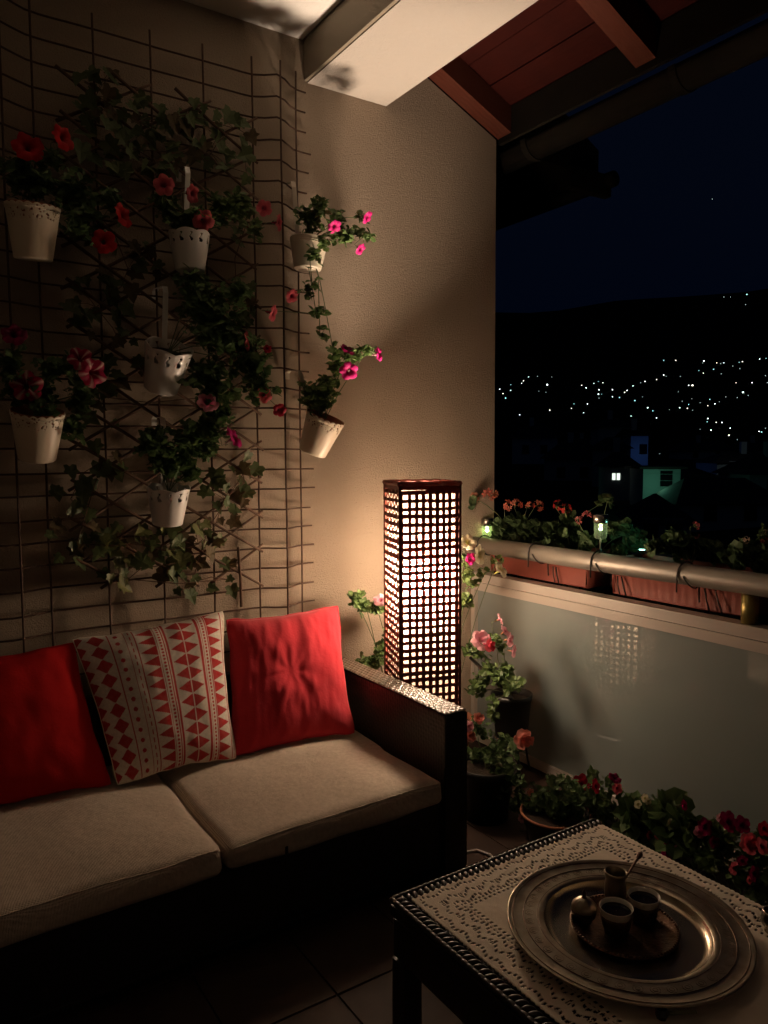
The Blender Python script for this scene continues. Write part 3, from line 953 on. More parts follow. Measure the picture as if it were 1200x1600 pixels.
TD, bD = pot(254, 534, 603, YP, .165, .165, 'cut', 'white pot with cut out slots and visible soil in the middle of the mesh', tilt=R(5), hook=(246, 452), lean=R(27))
TE, bE = pot(57, 640, 713, YP, .165, .160, 'lace', 'cream lace rimmed pot, the lower one at the left edge', colr='potc', lean=R(16))
TF, bF = pot(492, 646, 710, YP, .160, .155, 'lace', 'cream lace rimmed pot hanging tilted at the right end of the mesh', tilt=R(14), hook=(455, 580), colr='potc', lean=R(20))
TG, bG = pot(262, 760, 815, YP, .150, .135, 'cut', 'small white pot with cut out slots, the lowest on the mesh', hook=(245, 652), lean=R(10))
random.seed(11)
plant('petunia_plant', 'dark leafy petunia with red flowers in the upper left lace pot', bA,
      [(50, 290, 50, 30, 190), (30, 265, 35, 25, 90), (110, 300, 45, 40, 130), (130, 350, 45, 40, 110, -.02), (80, 250, 30, 18, 40), (175, 320, 25, 30, 50)],
      [(44, 229, 25, 'red', (-.2, -1, .4)), (100, 215, 21, 'red', (.7, -.6, .2)), (194, 336, 20, 'red', (.9, -.3, .5)), (163, 377, 20, 'red', (-.2, -1, .1))], y=YP, leaf='leafd', group='petunias in the hanging pots')
plant('petunia_plant', 'bushy petunia with pink flowers in the upper middle white pot', bB,
      [(290, 345, 40, 25, 110), (345, 330, 40, 35, 150), (380, 320, 25, 30, 90), (260, 320, 30, 25, 70), (318, 385, 10, 20, 12), (395, 360, 15, 25, 30)],
      [(256, 289, 17, 'pink', (-.3, -1, .1)), (302, 303, 15, 'pink', (.8, -.4, -.3)), (318, 345, 18, 'pink', (.3, -.8, -.4)), (413, 325, 13, 'pink', (-.2, -1, 0)), (437, 348, 13, 'pink', (.9, .1, -.1))], y=YP, group='petunias in the hanging pots')
plant('petunia_plant', 'petunia with trailing vine and magenta flowers in the plain cream pot', bC,
      [(485, 345, 30, 25, 110), (505, 320, 20, 18, 45), (530, 350, 20, 25, 50), (545, 370, 25, 14, 50), (572, 368, 14, 10, 25), (492, 400, 9, 25, 24, -.08), (488, 450, 14, 25, 22, -.08), (494, 490, 12, 22, 18, -.08), (500, 525, 16, 16, 12, -.08), (520, 545, 14, 8, 6, -.06), (560, 340, 20, 18, 8), (508, 385, 8, 18, 20, -.05)],
      [(523, 355, 12, 'hot', (.3, -.4, -.8)), (575, 340, 11, 'hot', (.6, -.3, -.7)), (564, 390, 10, 'hot', (.9, -.3, -.5)), (457, 463, 12, 'pink', (.6, -.3, -.2)), (428, 490, 14, 'pink', (1, -.1, .1))], y=YP, leaf='leaf', group='petunias in the hanging pots')
plant('petunia_plant', 'very bushy green petunia spilling to the right of the slotted middle pot', bD,
      [(322, 480, 40, 60, 330), (350, 530, 45, 60, 330), (330, 600, 50, 50, 260), (390, 570, 35, 50, 150), (300, 440, 30, 25, 90), (370, 460, 30, 30, 80), (405, 610, 30, 25, 60), (340, 650, 35, 25, 60)],
      [(387, 533, 17, 'pink', (1, -.1, .1)), (325, 628, 18, 'rim', (.1, -.6, .7)), (413, 617, 13, 'pink', (0, -1, .3)), (437, 641, 11, 'deep', (0, -1, -.4)), (418, 545, 7, 'deep', (0, -1, .3)), (367, 683, 19, 'hot', (1, .1, .2))], y=YP - .01, leaf='leafd', ls=(.018, .036), yj=.09, group='petunias in the hanging pots')
plant('petunia_plant', 'petunia with white striped crimson flowers in the lower left lace pot', bE,
      [(40, 610, 45, 30, 160), (90, 580, 35, 40, 100), (20, 570, 25, 30, 60), (130, 620, 30, 40, 80), (70, 640, 20, 12, 30, -.06), (110, 670, 20, 25, 40)],
      [(42, 603, 25, 'star', (0, -1, .2)), (22, 522, 20, 'dark', (0, -.6, .9)), (126, 560, 20, 'star', (.3, -.7, .5)), (146, 583, 24, 'star', (.5, -.9, -.2))], y=YP, leaf='leafd', group='petunias in the hanging pots')
plant('petunia_plant', 'petunia with magenta flowers in the tilted lace pot', bF,
      [(500, 625, 32, 22, 160), (512, 600, 22, 14, 50), (525, 570, 12, 25, 35), (545, 555, 22, 8, 40), (575, 550, 18, 6, 22), (480, 615, 16, 20, 40)],
      [(545, 580, 15, 'hot', (-.2, -.8, -.3)), (543, 545, 13, 'dark', (.2, -.2, 1)), (593, 553, 12, 'hot', (.8, -.4, .1))], y=YP, leaf='leaf', group='petunias in the hanging pots')
plant('petunia_plant', 'dark green petunia without flowers in the lowest white pot', bG,
      [(262, 720, 32, 35, 200), (300, 700, 40, 40, 220), (330, 680, 30, 35, 110), (235, 700, 25, 30, 70), (298, 745, 20, 20, 40), (250, 680, 14, 18, 30)],
      [], y=YP, leaf='leafd', group='petunias in the hanging pots')

# ------------------------------------------------------------------ sofa
BK = M['rattanside']
sf = thing('rattan_sofa', (.6, 2.3, 0), 'black woven rattan sofa with beige linen seat cushions', 'sofa')
part('base', MB().rbox((-.8, 2.0, .03), (1.548, 2.80, .262), .012, 4), BK, sf)
part('backrest', MB().rbox((-.8, 2.765, .262), (1.548, 2.815, .60), .012, 4), BK, sf)
ax0, ax1, ay0, ay1, az = 1.548, 1.645, 1.985, 2.815, .578
arm = part('armrest', MB().rbox((ax0, ay0, .0), (ax1, ay1, az - .004), .010, 4), BK, sf)
def weave_panel(o, ex, ey, nu, nv, hgt, sub=4):
    """woven surface: rows of flat strands passing over and under"""
    o, ex, ey = Vector(o), Vector(ex), Vector(ey)
    n = ex.cross(ey).normalized()
    vs, fs = [], []
    NU, NV = nu * sub, nv * sub
    for j in range(NV + 1):
        for i in range(NU + 1):
            fu, fv = i / sub, j / sub
            iu, iv = int(min(fu, nu - 1e-6)), int(min(fv, nv - 1e-6))
            du, dv = fu - iu, fv - iv
            over = (iu + iv) % 2
            if over: h = math.sin(PI * du) ** .6 * (.35 + .65 * math.sin(PI * dv) ** .5)
            else: h = math.sin(PI * dv) ** .6 * (.35 + .65 * math.sin(PI * du) ** .5) * .82
            vs.append(o + ex * (i / NU) + ey * (j / NV) + n * (hgt * h))
    for j in range(NV):
        for i in range(NU):
            a = j * (NU + 1) + i
            fs.append((a, a + 1, a + NU + 2, a + NU + 1))
    return vs, fs
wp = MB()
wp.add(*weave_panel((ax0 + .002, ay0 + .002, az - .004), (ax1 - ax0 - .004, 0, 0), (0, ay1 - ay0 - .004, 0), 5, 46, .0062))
stuffpart('arm_top_weave', wp, M['weave_lit'], sf, True)
wp = MB()
wp.add(*weave_panel((ax0 + .002, ay0, .02), (ax1 - ax0 - .004, 0, 0), (0, 0, az - .03), 7, 38, -.0035))
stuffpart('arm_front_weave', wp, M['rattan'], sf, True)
wp = MB()
wp.add(*weave_panel((ax0, ay0 + .002, .27), (0, ay1 - ay0 - .004, 0), (0, 0, az - .28), 56, 20, -.0030, 3))
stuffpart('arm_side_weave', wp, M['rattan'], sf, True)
def cushion_fn(x0, x1, y0, y1, z0, z1, seed):
    cx, cy = (x0 + x1) / 2, (y0 + y1) / 2
    def fn(q):
        fx = (q.x - cx) / ((x1 - x0) / 2)
        fy = (q.y - cy) / ((y1 - y0) / 2)
        top = (q.z - z0) / (z1 - z0)
        crown = .030 * (1 - fx ** 2) * (1 - fy ** 4) * top
        wr = .009 * noise.noise(Vector((q.x * 5, q.y * 5, seed))) + .002 * noise.noise(Vector((q.x * 22, q.y * 18, seed)))
        q = Vector(q)
        q.z += crown + wr * top
        q.y += .018 * noise.noise(Vector((q.x * 4.5, q.z * 9, seed + 5))) * (1 if fy < 0 else 0) + (-.012 * (1 - fx ** 4) if fy < -.9 else 0)
        q.z += -.010 * (abs(fx) ** 6) * (1 if fy < 0 else .2) * top
        return q
    return fn
for (x0, x1, sd, lab) in ((-.02, .757, 3, None), (.768, 1.543, 9, None), (-.79, -.03, 5, None)):
    y0, y1, z0, z1 = 1.985, 2.755, .264, .352
    fn = cushion_fn(x0, x1, y0, y1, z0, z1, sd)
    cu = part('seat_cushion', MB().rbox((x0, y0, z0), (x1, y1, z1), .026, 44, fn), M['linen'], sf, True)
    loop = []
    for (a, b) in (((x0 + .012, y0 + .006), (x1 - .012, y0 + .006)), ((x1 - .008, y0 + .02), (x1 - .008, y1 - .02)), ((x1 - .02, y1 - .01), (x0 + .02, y1 - .01)), ((x0 + .008, y1 - .02), (x0 + .008, y0 + .02))):
        for k in range(16):
            f = k / 15
            loop.append(fn(Vector((a[0] + (b[0] - a[0]) * f, a[1] + (b[1] - a[1]) * f, z1 - .008))))
    part('seam', MB().tube(loop, .0022, 6, closed=True), M['linen'], cu, True)
p = hy(447, 1328, 1.972)
part('cushion_tag', MB().obox(p + Vector((-.004, -.006, -.01)), (.008, 0, 0), (0, .004, 0), (0, 0, .022)), M['blackwire'], sf)

# ------------------------------------------------------------------ throw pillows
def pillow_shape(BL, BR, TR, TL, th, seed, wr=.006, pinch=.035, tuft=None):
    BL, BR, TR, TL = map(Vector, (BL, BR, TR, TL))
    nrm = (BR - BL).cross(TL - BL).normalized()
    if nrm.y > 0: nrm = -nrm
    cen = (BL + BR + TR + TL) / 4
    def P(s, t, side):
        # s,t in -1..1
        e = pinch
        s, t = s * (1 - .022 * abs(t) ** 9), t * (1 - .022 * abs(s) ** 9)
        ss = s * (1 - e * (1 - abs(t) ** 2.2) * abs(s) ** 3)
        tt = t * (1 - e * (1 - abs(s) ** 2.2) * abs(t) ** 3)
        u, v = (ss + 1) / 2 + .012 * noise.noise(Vector((t * 2.6, seed, 1))) * abs(s) ** 4, (tt + 1) / 2 + .014 * noise.noise(Vector((s * 2.8, seed, 7))) * abs(t) ** 4
        p = BL * (1 - u) * (1 - v) + BR * u * (1 - v) + TR * u * v + TL * (1 - u) * v
        k = max(0, (1 - abs(s) ** 2.6) * (1 - abs(t) ** 2.6))
        h = th * k ** .58
        w_ = wr * noise.noise(Vector((s * 2.3, t * 2.3, seed))) + wr * .5 * noise.noise(Vector((s * 6, t * 4, seed + 3)))
        # puckers along the seams
        ed = max(abs(s), abs(t))
        w_ += .004 * math.sin((s if abs(t) > abs(s) else t) * 21 + seed) * max(0, ed - .62) * 2.2 * (1 - ed) * 4
        if tuft:
            dx, dy = s - tuft[0], t - tuft[1]
            r_ = math.hypot(dx, dy)
            an = math.atan2(dy, dx)
            w_ += -.012 * math.exp(-(r_ / .24) ** 2) + (.0016) * math.sin(an * 9 + 2.6 * noise.noise(Vector((r_ * 3, an, seed)))) * math.exp(-((r_ - .36) / .26) ** 2) + .0085 * noise.noise(Vector((dx * 3.2, dy * 2.2, seed + 4))) + .003 * noise.noise(Vector((dx * 11, dy * 4, seed + 9)))
        return p + nrm * ((h + w_ * k ** .3) * side if side > 0 else -h * .45)
    return P, nrm
def pillow(name, label, corners, th, m, seed, n=44, tuft=None, colfn=None, piping=None, nf=None):
    P, nrm = pillow_shape(*corners, th, seed, tuft=tuft, pinch=.07)
    T = thing(name, (Vector(corners[0]) + Vector(corners[1])) / 2, label, 'pillow', 'throw pillows on the sofa')
    for side, nm in ((1, 'front'), (-1, 'back')):
        N = (nf or n) if side > 0 else 24
        mb = MB()
        vs = [P(2 * i / N - 1, 2 * j / N - 1, side) for j in range(N + 1) for i in range(N + 1)]
        fs = []
        for j in range(N):
            for i in range(N):
                a = j * (N + 1) + i
                f = (a, a + 1, a + N + 2, a + N + 1)
                fs.append(f if side > 0 else f[::-1])
        mb.add(vs, fs)
        if colfn: mb.c = [colfn(i / N, j / N) for j in range(N + 1) for i in range(N + 1)]
        part(nm, mb, m, T, True)
    loop = []
    for (a, b) in (((-1, -1), (1, -1)), ((1, -1), (1, 1)), ((1, 1), (-1, 1)), ((-1, 1), (-1, -1))):
        for k in range(24):
            f = k / 24
            q = P(a[0] + (b[0] - a[0]) * f, a[1] + (b[1] - a[1]) * f, 1)
            loop.append(q + Vector((0, ru(-.001, .001), ru(-.0012, .0012))))
    part('piping', MB().tube(loop, .0032 if not colfn else .0022, 6, closed=True), piping or m, T, True)
    return T
zb = .378
def cr(u, v, z=None, y=None): return hz(u, v, z) if z is not None else hy(u, v, y)
pillow('red_pillow', 'bright red pillow with a dimpled centre beside the armrest', (cr(360, 1186, z=zb), cr(555, 1146, z=zb), cr(529, 944, y=2.735), cr(352, 968, y=2.735)), .085, M['red'], 4.2, 90, tuft=(-.08, .02))
random.seed(3)
RED, CRM = (.48, .035, .035), (.76, .68, .58)
def tri(x, p): x = (x / p) % 1; return 1 - abs(2 * x - 1)
def pat(u, v):
    c = abs(u - .655)
    red = False
    if c < .100:
        t_ = tri(v, .090)
        red = .004 < c < .098 * t_
    elif c < .122: red = .106 < c
    elif c < .142: red = abs(c - .134) < .0026
    elif c < .168: red = (c - .155) ** 2 + (((v / .024) % 1 - .5) * .024) ** 2 < .0085 ** 2
    elif c < .186: red = abs(c - .178) < .0026
    elif c < .300:
        k = (c - .190) / .108
        t_ = tri(v, .078)
        red = k < 1 - t_ * 1.04
        if not red:
            dv = ((v / .078 + .5) % 1 - .5) * .078
            red = (c - .262) ** 2 + dv ** 2 < .0125 ** 2
        if c > .296: red = False
    elif c < .318: red = abs(c - .308) < .0030
    elif c < .345: red = abs(c - .334) < .0024 and ((v / .05) % 1) < .6
    elif c < .372: red = abs(c - .362) < .0028
    elif c < .450:
        dv = ((v / .066) % 1 - .5) * .066
        red = (c - .415) ** 2 + dv ** 2 < .0145 ** 2
    elif c < .470: red = abs(c - .460) < .0030
    elif c < .600:
        t_ = tri(v, .100)
        red = abs(c - .535) / .058 < t_ * .95 and t_ > .06
    else: red = tri(v, .085) * .05 > (.655 - c)
    base = RED if red else CRM
    n_ = .92 + .12 * noise.noise(Vector((u * 60, v * 60, 0)))
    return [b * n_ for b in base]
pillow('printed_pillow', 'cream pillow printed with red triangles, diamonds and dots', (cr(182, 1230, z=zb), cr(370, 1186, z=zb), cr(350, 952, y=2.735), cr(110, 998, y=2.735)), .080, M['print'], 8.1, 60, colfn=pat, piping=M['lace'], nf=260)
a_, b_ = cr(176, 1228, z=zb), cr(112, 1004, y=2.735)
pillow('red_pillow', 'dark red pillow at the left edge of the sofa', (a_ + Vector((-.47, .03, 0)), a_, b_ + Vector((.01, 0, 0)), b_ + Vector((-.46, 0, -.005))), .080, M['dred'], 2.2, 50)

# ------------------------------------------------------------------ lamp
LC = Vector((1.813, 2.485, 0))
th_ = R(-19.7)
LB = Matrix.Rotation(th_, 3, 'Z')
HS = .122          # half side
HL = 1.345
lp = thing('floor_lamp', LC, 'tall square woven wicker floor lamp, lit, behind the sofa armrest', 'floor lamp')
def lpt(x, y, z): return LC + LB @ Vector((x, y, 0)) + Vector((0, 0, z))
random.seed(31)
colsx = [-HS + .004 + (2 * HS - .008) * k / 9 for k in range(10)]
rowz = []
z = .06
while z < HL - .02:
    rowz.append(z)
    z += .0305 + ru(-.004, .004)
faces = [((1, 0), (0, -1)), ((0, 1), (1, 0)), ((-1, 0), (0, 1)), ((0, -1), (-1, 0))]
for fi, (dx, nd) in enumerate(faces):
    for k in range(9):
        t_ = -HS + (2 * HS) * (k + .5) / 9 + ru(-.002, .002)
        if k == 0: t_ = -HS + .006
        wdt = .0143 + ru(-.0016, .0018) if k else .013
        pts, nr = [], []
        for q in range(len(rowz)):
            off = HS + (.0022 if (q + k) % 2 else -.0012)
            wob_ = .0018 * noise.noise(Vector((k * 3, rowz[q] * 5, fi)))
            pts.append(lpt(dx[0] * (t_ + wob_) + nd[0] * off, dx[1] * (t_ + wob_) + nd[1] * off, rowz[q]))
            nr.append(LB @ Vector((nd[0], nd[1], 0)))
        part('upright_cane', MB().strip(pts, nr, wdt, .0022), M['lampweave'], lp)
for q, z in enumerate(rowz):
    pts, nr = [], []
    amp = .0045
    for fi, (dx, nd) in enumerate(faces):
        for k in range(19):
            t_ = -HS + 2 * HS * k / 18
            off = HS + .0012 + (.0024 if ((k // 2) + q) % 2 == 0 else -.0014)
            zz = z + amp * noise.noise(Vector((t_ * 8 + fi * 3, q * .6, 1))) + .004 * noise.noise(Vector((fi * 2.2 + t_ * 3, z * 2.5, 5)))
            pts.append(lpt(dx[0] * t_ + nd[0] * off, dx[1] * t_ + nd[1] * off, zz))
            nr.append(LB @ Vector((nd[0], nd[1], 0)))
    pts.append(pts[0]); nr.append(nr[0])
    part('woven_band', MB().strip(pts, nr, ru(.0125, .0180), .0022), M['lampweave'], lp)
for sx in (-1, 1):
    for sy in (-1, 1):
        part('corner_post', MB().obox(lpt(sx * HS - .005, sy * HS - .005, .0), LB @ Vector((.010, 0, 0)), LB @ Vector((0, .010, 0)), Vector((0, 0, HL - .002))), M['lampweave'], lp)
for (dx, nd) in faces:
    a = lpt(dx[0] * -HS + nd[0] * (HS + .001), dx[1] * -HS + nd[1] * (HS + .001), HL - .024)
    b = lpt(dx[0] * HS + nd[0] * (HS + .001), dx[1] * HS + nd[1] * (HS + .001), HL - .024)
    part('woven_band', MB().strip([a, b], [LB @ Vector((nd[0], nd[1], 0))] * 2, .016, .003), M['lampweave'], lp)
rim = MB()
for (dx, nd) in faces:
    a = lpt(dx[0] * -HS + nd[0] * (HS + .001), dx[1] * -HS + nd[1] * (HS + .001), HL - .008)
    b = lpt(dx[0] * HS + nd[0] * (HS + .001), dx[1] * HS + nd[1] * (HS + .001), HL - .008)
    pts = [a.lerp(b, k / 10) + Vector((0, 0, .0012 * math.sin(k * 2.4))) for k in range(11)]
    rim.tube(pts, .0105, 6)
part('top_rim', rim, M['lampweave'], lp)
ln = MB()
h2 = HS - .010
vs = [lpt(x, y, z) for z in (.07, HL - .028) for x, y in ((-h2, -h2), (h2, -h2), (h2, h2), (-h2, h2))]
ln.add(vs, [(0, 1, 5, 4), (1, 2, 6, 5), (2, 3, 7, 6), (3, 0, 4, 7)])
part('paper_liner', ln, M['liner'], lp)
part('base_plate', MB().obox(lpt(-HS + .008, -HS + .008, .012), LB @ Vector((2 * HS - .016, 0, 0)), LB @ Vector((0, 2 * HS - .016, 0)), Vector((0, 0, .02))), M['blackwire'], lp)
stem_ = part('lamp_pole', MB().tube([lpt(0, 0, .03), lpt(0, 0, .84)], .008, 8), M['blackwire'], lp, True)
part('bulb_socket', MB().tube([lpt(0, 0, .83), lpt(0, 0, .885)], .016, 12), M['china'], lp, True)
bl = MB()
BZ = .955
prof_ = [(.0005, -.075), (.016, -.070), (.020, -.045), (.066, -.040)] + [(.083 * math.cos(a), .083 * math.sin(a)) for a in [R(x) for x in (0, 20, 40, 60, 75, 89)]]
bl.lathe(prof_, lpt(0, 0, BZ), 16)
part('light_bulb', bl, M['bulb'], lp, True)

# power cord on the floor
cpts = [hz(u, v, .010) for u, v in ((728, 1332), (745, 1328), (765, 1335), (782, 1352), (790, 1372), (788, 1390))]
single('power_cord', MB().tube(cpts, .0045, 6), M['cord'], 'pale power cord lying on the floor between sofa and table', 'cord', smooth=True)

# ------------------------------------------------------------------ railing
rl = thing('balcony_railing', (XR, 1.2, 0), 'balcony railing with round metal handrail over a frosted panel', 'railing')
part('handrail', MB().tube([(XR, YW - .002, 1.005), (XR, 2.0, 1.006), (XR, 1.0, 1.012), (XR, -1.0, 1.02)], .039, 28), M['silver'], rl, True)
part('frosted_panel', MB().box((XR, -1.0, .06), (XR + .012, YW - .003, .80)), M['glass'], rl)
fr = MB()
fr.box((XR - .026, -1.0, .785), (XR + .034, YW - .004, .823))
part('frame_rail_lower', fr, M['alu'], rl)
part('frame_rail_upper', MB().box((XR - .022, -1.0, .8245), (XR + .036, YW - .004, .860)), M['alu'], rl)
part('frame_cap', MB().box((XR - .030, -1.0, .8612), (XR + .038, YW - .004, .869)), M['alu'], rl)
part('bottom_rail', MB().box((XR - .015, -1.0, .02), (XR + .03, YW - .004, .058)), M['alu'], rl)
part('end_post', MB().box((XR - .022, YW - .03, .06), (XR + .034, YW - .0045, .784)), M['alu'], rl)
for yy in (1.46, .1):
    part('brass_post', MB().tube([(XR + .01, yy, .8695), (XR + .01, yy, .968)], .028, 20), M['brass'], rl, True)

# flower boxes behind the handrail
def flower_box(y0, y1, label, ribs):
    T = thing('flower_box', (2.62, (y0 + y1) / 2, .85), label, 'flower box', 'terracotta flower boxes along the railing')
    x0, x1, zb_, zt_ = 2.505, 2.70, .872, 1.022
    mb = MB()
    # tapered tub with ribbed front
    NY = 90 if ribs else 24
    vs, fs = [], []
    for k, (z, ins) in enumerate(((zb_, .014), (zb_ + .02, .012), (zt_ - .025, .001), (zt_ - .022, -.004), (zt_, -.004))):
        for i in range(NY + 1):
            y = y0 + ins + (y1 - y0 - 2 * ins) * i / NY
            rb = 0
            if ribs and k in (1, 2): rb = .0016 * math.sin(i / NY * PI * 2 * 17) if .06 < i / NY < .94 else 0
            vs.append((x0 + ins - rb, y, z))
    n_ = NY + 1
    for k in range(4):
        for i in range(NY): fs.append((k * n_ + i, k * n_ + i + 1, (k + 1) * n_ + i + 1, (k + 1) * n_ + i))
    mb.add(vs, fs)
    for (ya, yb) in ((y0, y0 + .004), (y1 - .004, y1)):
        mb.prism([(x0 + .013, ya, zb_), (x0, ya, zt_), (x1, ya, zt_), (x1 - .013, ya, zb_)], (0, yb - ya, 0))
    mb.prism([(x1 - .016, y0, zb_), (x1 - .004, y0, zt_), (x1, y0, zt_), (x1 - .013, y0, zb_)], (0, y1 - y0, 0))
    mb.box((x0 + .013, y0 + .004, zb_ - .002), (x1 - .013, y1 - .004, zb_ + .003))
    part('tub', mb, M['planter'], T, True)
    part('soil', MB().box((x0 + .020, y0 + .018, zb_ + .01), (x1 - .020, y1 - .018, zt_ - .02)), M['soil'], T)
    return T
flower_box(2.235, 2.86, 'plain terracotta flower box nearest the stucco wall', False)
flower_box(1.50, 2.10, 'ribbed terracotta flower box in the middle under the solar light', True)
flower_box(.72, 1.33, 'terracotta flower box running out of frame at the right', True)
for i, (yb_, lab) in enumerate(((2.83, 'black wire box hook on the handrail beside the stucco wall'), (2.475, 'black wire box hook on the handrail over the plain box'), (2.115, 'black wire box hook below the solar light'), (1.71, 'black wire box hook on the handrail over the ribbed box'))):
    r_ = .0425
    pts = [(XR - r_ - .001, yb_, .945)]
    for k in range(9):
        a = PI - PI * k / 8
        pts.append((XR + r_ * math.cos(a), yb_ - .002 * k, 1.008 + r_ * math.sin(a) + (.004 if 0 < k < 8 else 0)))
    pts += [(2.497, yb_ - .02, 1.03), (2.499, yb_ - .024, .90)]
    h_ = thing('box_hook', (XR, yb_, .94), lab, 'hook', 'black wire hooks over the handrail')
    part('hook_wire', MB().tube(pts, .0034, 6), M['blackwire'], h_, True)
    q = []
    for k in range(10):
        a = PI - (PI * .9) * k / 9
        q.append((XR + (r_ + .0) * math.cos(a + .2), yb_ - .012 - .03 * math.sin(PI * k / 9) - .012, 1.006 - r_ * math.sin(a) * 1.0))
    part('loop_wire', MB().tube(q, .0028, 6), M['blackwire'], h_, True)
random.seed(17)
for i, (u0, v0, u1, v1) in enumerate(((864, 885, 867, 915), (869, 886, 873, 918), (965, 900, 968, 935), (971, 901, 978, 938), (1101, 920, 1108, 960), (1118, 922, 1128, 962))):
    a, b = hx(u0, v0, 2.500), hx(u1, v1, 2.500)
    a.z = min(a.z, 1.0); b.z = max(b.z, .875)
    single('cable_tie', MB().tube([a, a.lerp(b, .5) + Vector((-.004, 0, 0)), b], .0030, 6), M['blackwire'], ['left black cable tie on the plain flower box', 'right black cable tie on the plain flower box', 'first black cable tie left on the ribbed flower box', 'second black cable tie left on the ribbed flower box', 'black cable tie near the right end of the ribbed box', 'black cable tie beside the brass post'][i], 'cable tie', 'black cable ties around the flower boxes', True)

# geranium head: cluster of five petalled florets
def geranium_mesh(cols, seed, nfl=9):
    random.seed(seed)
    mb = MB()
    cs = []
    for k in range(nfl):
        d = Vector((ru(-1, 1), ru(-1, 1), ru(-.3, 1))).normalized()
        c = d * ru(.5, .95)
        B = basis(d, (ru(-1, 1), ru(-1, 1), 1))
        col_ = cols[k % len(cols)]
        for p_ in range(5):
            a = 2 * PI * p_ / 5 + ru(-.2, .2)
            L_ = ru(.38, .55)
            w_ = .13
            q = [(0, 0, -.05), (L_ * .6 * math.cos(a) - w_ * math.sin(a), L_ * .6 * math.sin(a) + w_ * math.cos(a), .02), (L_ * math.cos(a), L_ * math.sin(a), .08), (L_ * .6 * math.cos(a) + w_ * math.sin(a), L_ * .6 * math.sin(a) - w_ * math.cos(a), .02)]
            mb.add([c + B @ Vector(x) for x in q], [(0, 1, 2, 3)])
            cs += [[x * .6 for x in col_], col_, [min(1, x * 1.1) for x in col_], col_]
        n0 = len(mb.v)
        mb.add([(0, 0, -.9), c * .5 + Vector((0, 0, -.1)), c + B @ Vector((.03, 0, -.03)), c + B @ Vector((-.03, 0, -.03))], [(0, 1, 2), (0, 1, 3), (1, 2, 3)])
        cs += [[.10, .12, .04]] * 4
    mb.c = cs
    return mb.mesh('flower_head', M['petal'])
FM['ger1'] = geranium_mesh([(.55, .14, .10), (.62, .24, .16), (.40, .10, .07)], 1)
FM['ger2'] = geranium_mesh([(.60, .14, .16), (.66, .24, .24), (.5, .1, .12)], 2, 7)
FM['gerr'] = geranium_mesh([(.50, .03, .03), (.42, .02, .03)], 3)
FM['gerw'] = geranium_mesh([(.55, .42, .34), (.5, .36, .3)], 4, 5)
def gplant(label, base, blobs, fl, dep): return plant('geranium_plant', label, base, blobs, fl, dep=dep, leaf='leafg', ls=(.020, .036), geran=True, group='geraniums in the flower boxes', yj=.07, thin=.0016)
random.seed(23)
# depth along the view axis of a point in the boxes
def depx(u, v, X): return pix(hx(u, v, X))[2]
gplant('geranium with salmon flowers in the plain box by the wall', hx(815, 858, 2.6), [(790, 830, 22, 22, 50), (815, 825, 25, 25, 60), (840, 835, 25, 22, 60), (745, 780, 12, 15, 5), (800, 845, 30, 10, 40)],
       [(765, 772, 14, 'ger1'), (742, 776, 9, 'ger1'), (793, 790, 11, 'ger1'), (807, 788, 12, 'ger1'), (828, 790, 9, 'ger1'), (842, 790, 11, 'ger1')], depx(815, 845, 2.6))
gplant('geranium with dull red flowers left of the solar light', hx(890, 858, 2.6), [(870, 835, 25, 25, 55), (900, 840, 25, 18, 45), (885, 815, 20, 18, 15), (860, 850, 25, 8, 25)],
       [(872, 790, 9, 'gerr'), (884, 795, 9, 'gerr')], depx(885, 850, 2.6))
gplant('geranium with pink heads and bent bare stems beside the solar light', hx(935, 868, 2.6), [(920, 845, 22, 14, 26), (965, 825, 18, 28, 22), (985, 835, 18, 22, 22), (950, 780, 14, 12, 6), (975, 860, 26, 10, 30), (1000, 850, 26, 16, 34)],
       [(904, 812, 8, 'ger2'), (917, 804, 9, 'ger2')], depx(940, 860, 2.6))
gplant('dark geranium in the right half of the ribbed box', hx(1080, 880, 2.6), [(1050, 850, 34, 24, 70), (1085, 850, 30, 24, 60), (1110, 865, 30, 20, 60), (1025, 860, 20, 14, 24)],
       [(1087, 822, 8, 'ger2'), (1088, 838, 6, 'ger2'), (1065, 845, 6, 'gerw')], depx(1070, 870, 2.6))
gplant('geranium with pale flowers at the right edge of the railing', hx(1180, 895, 2.6), [(1170, 865, 26, 24, 60), (1195, 840, 18, 22, 40), (1150, 875, 25, 15, 40), (1190, 880, 20, 16, 40)],
       [(1165, 843, 8, 'gerw'), (1192, 845, 8, 'ger2'), (1197, 832, 7, 'gerw')], depx(1180, 880, 2.6))

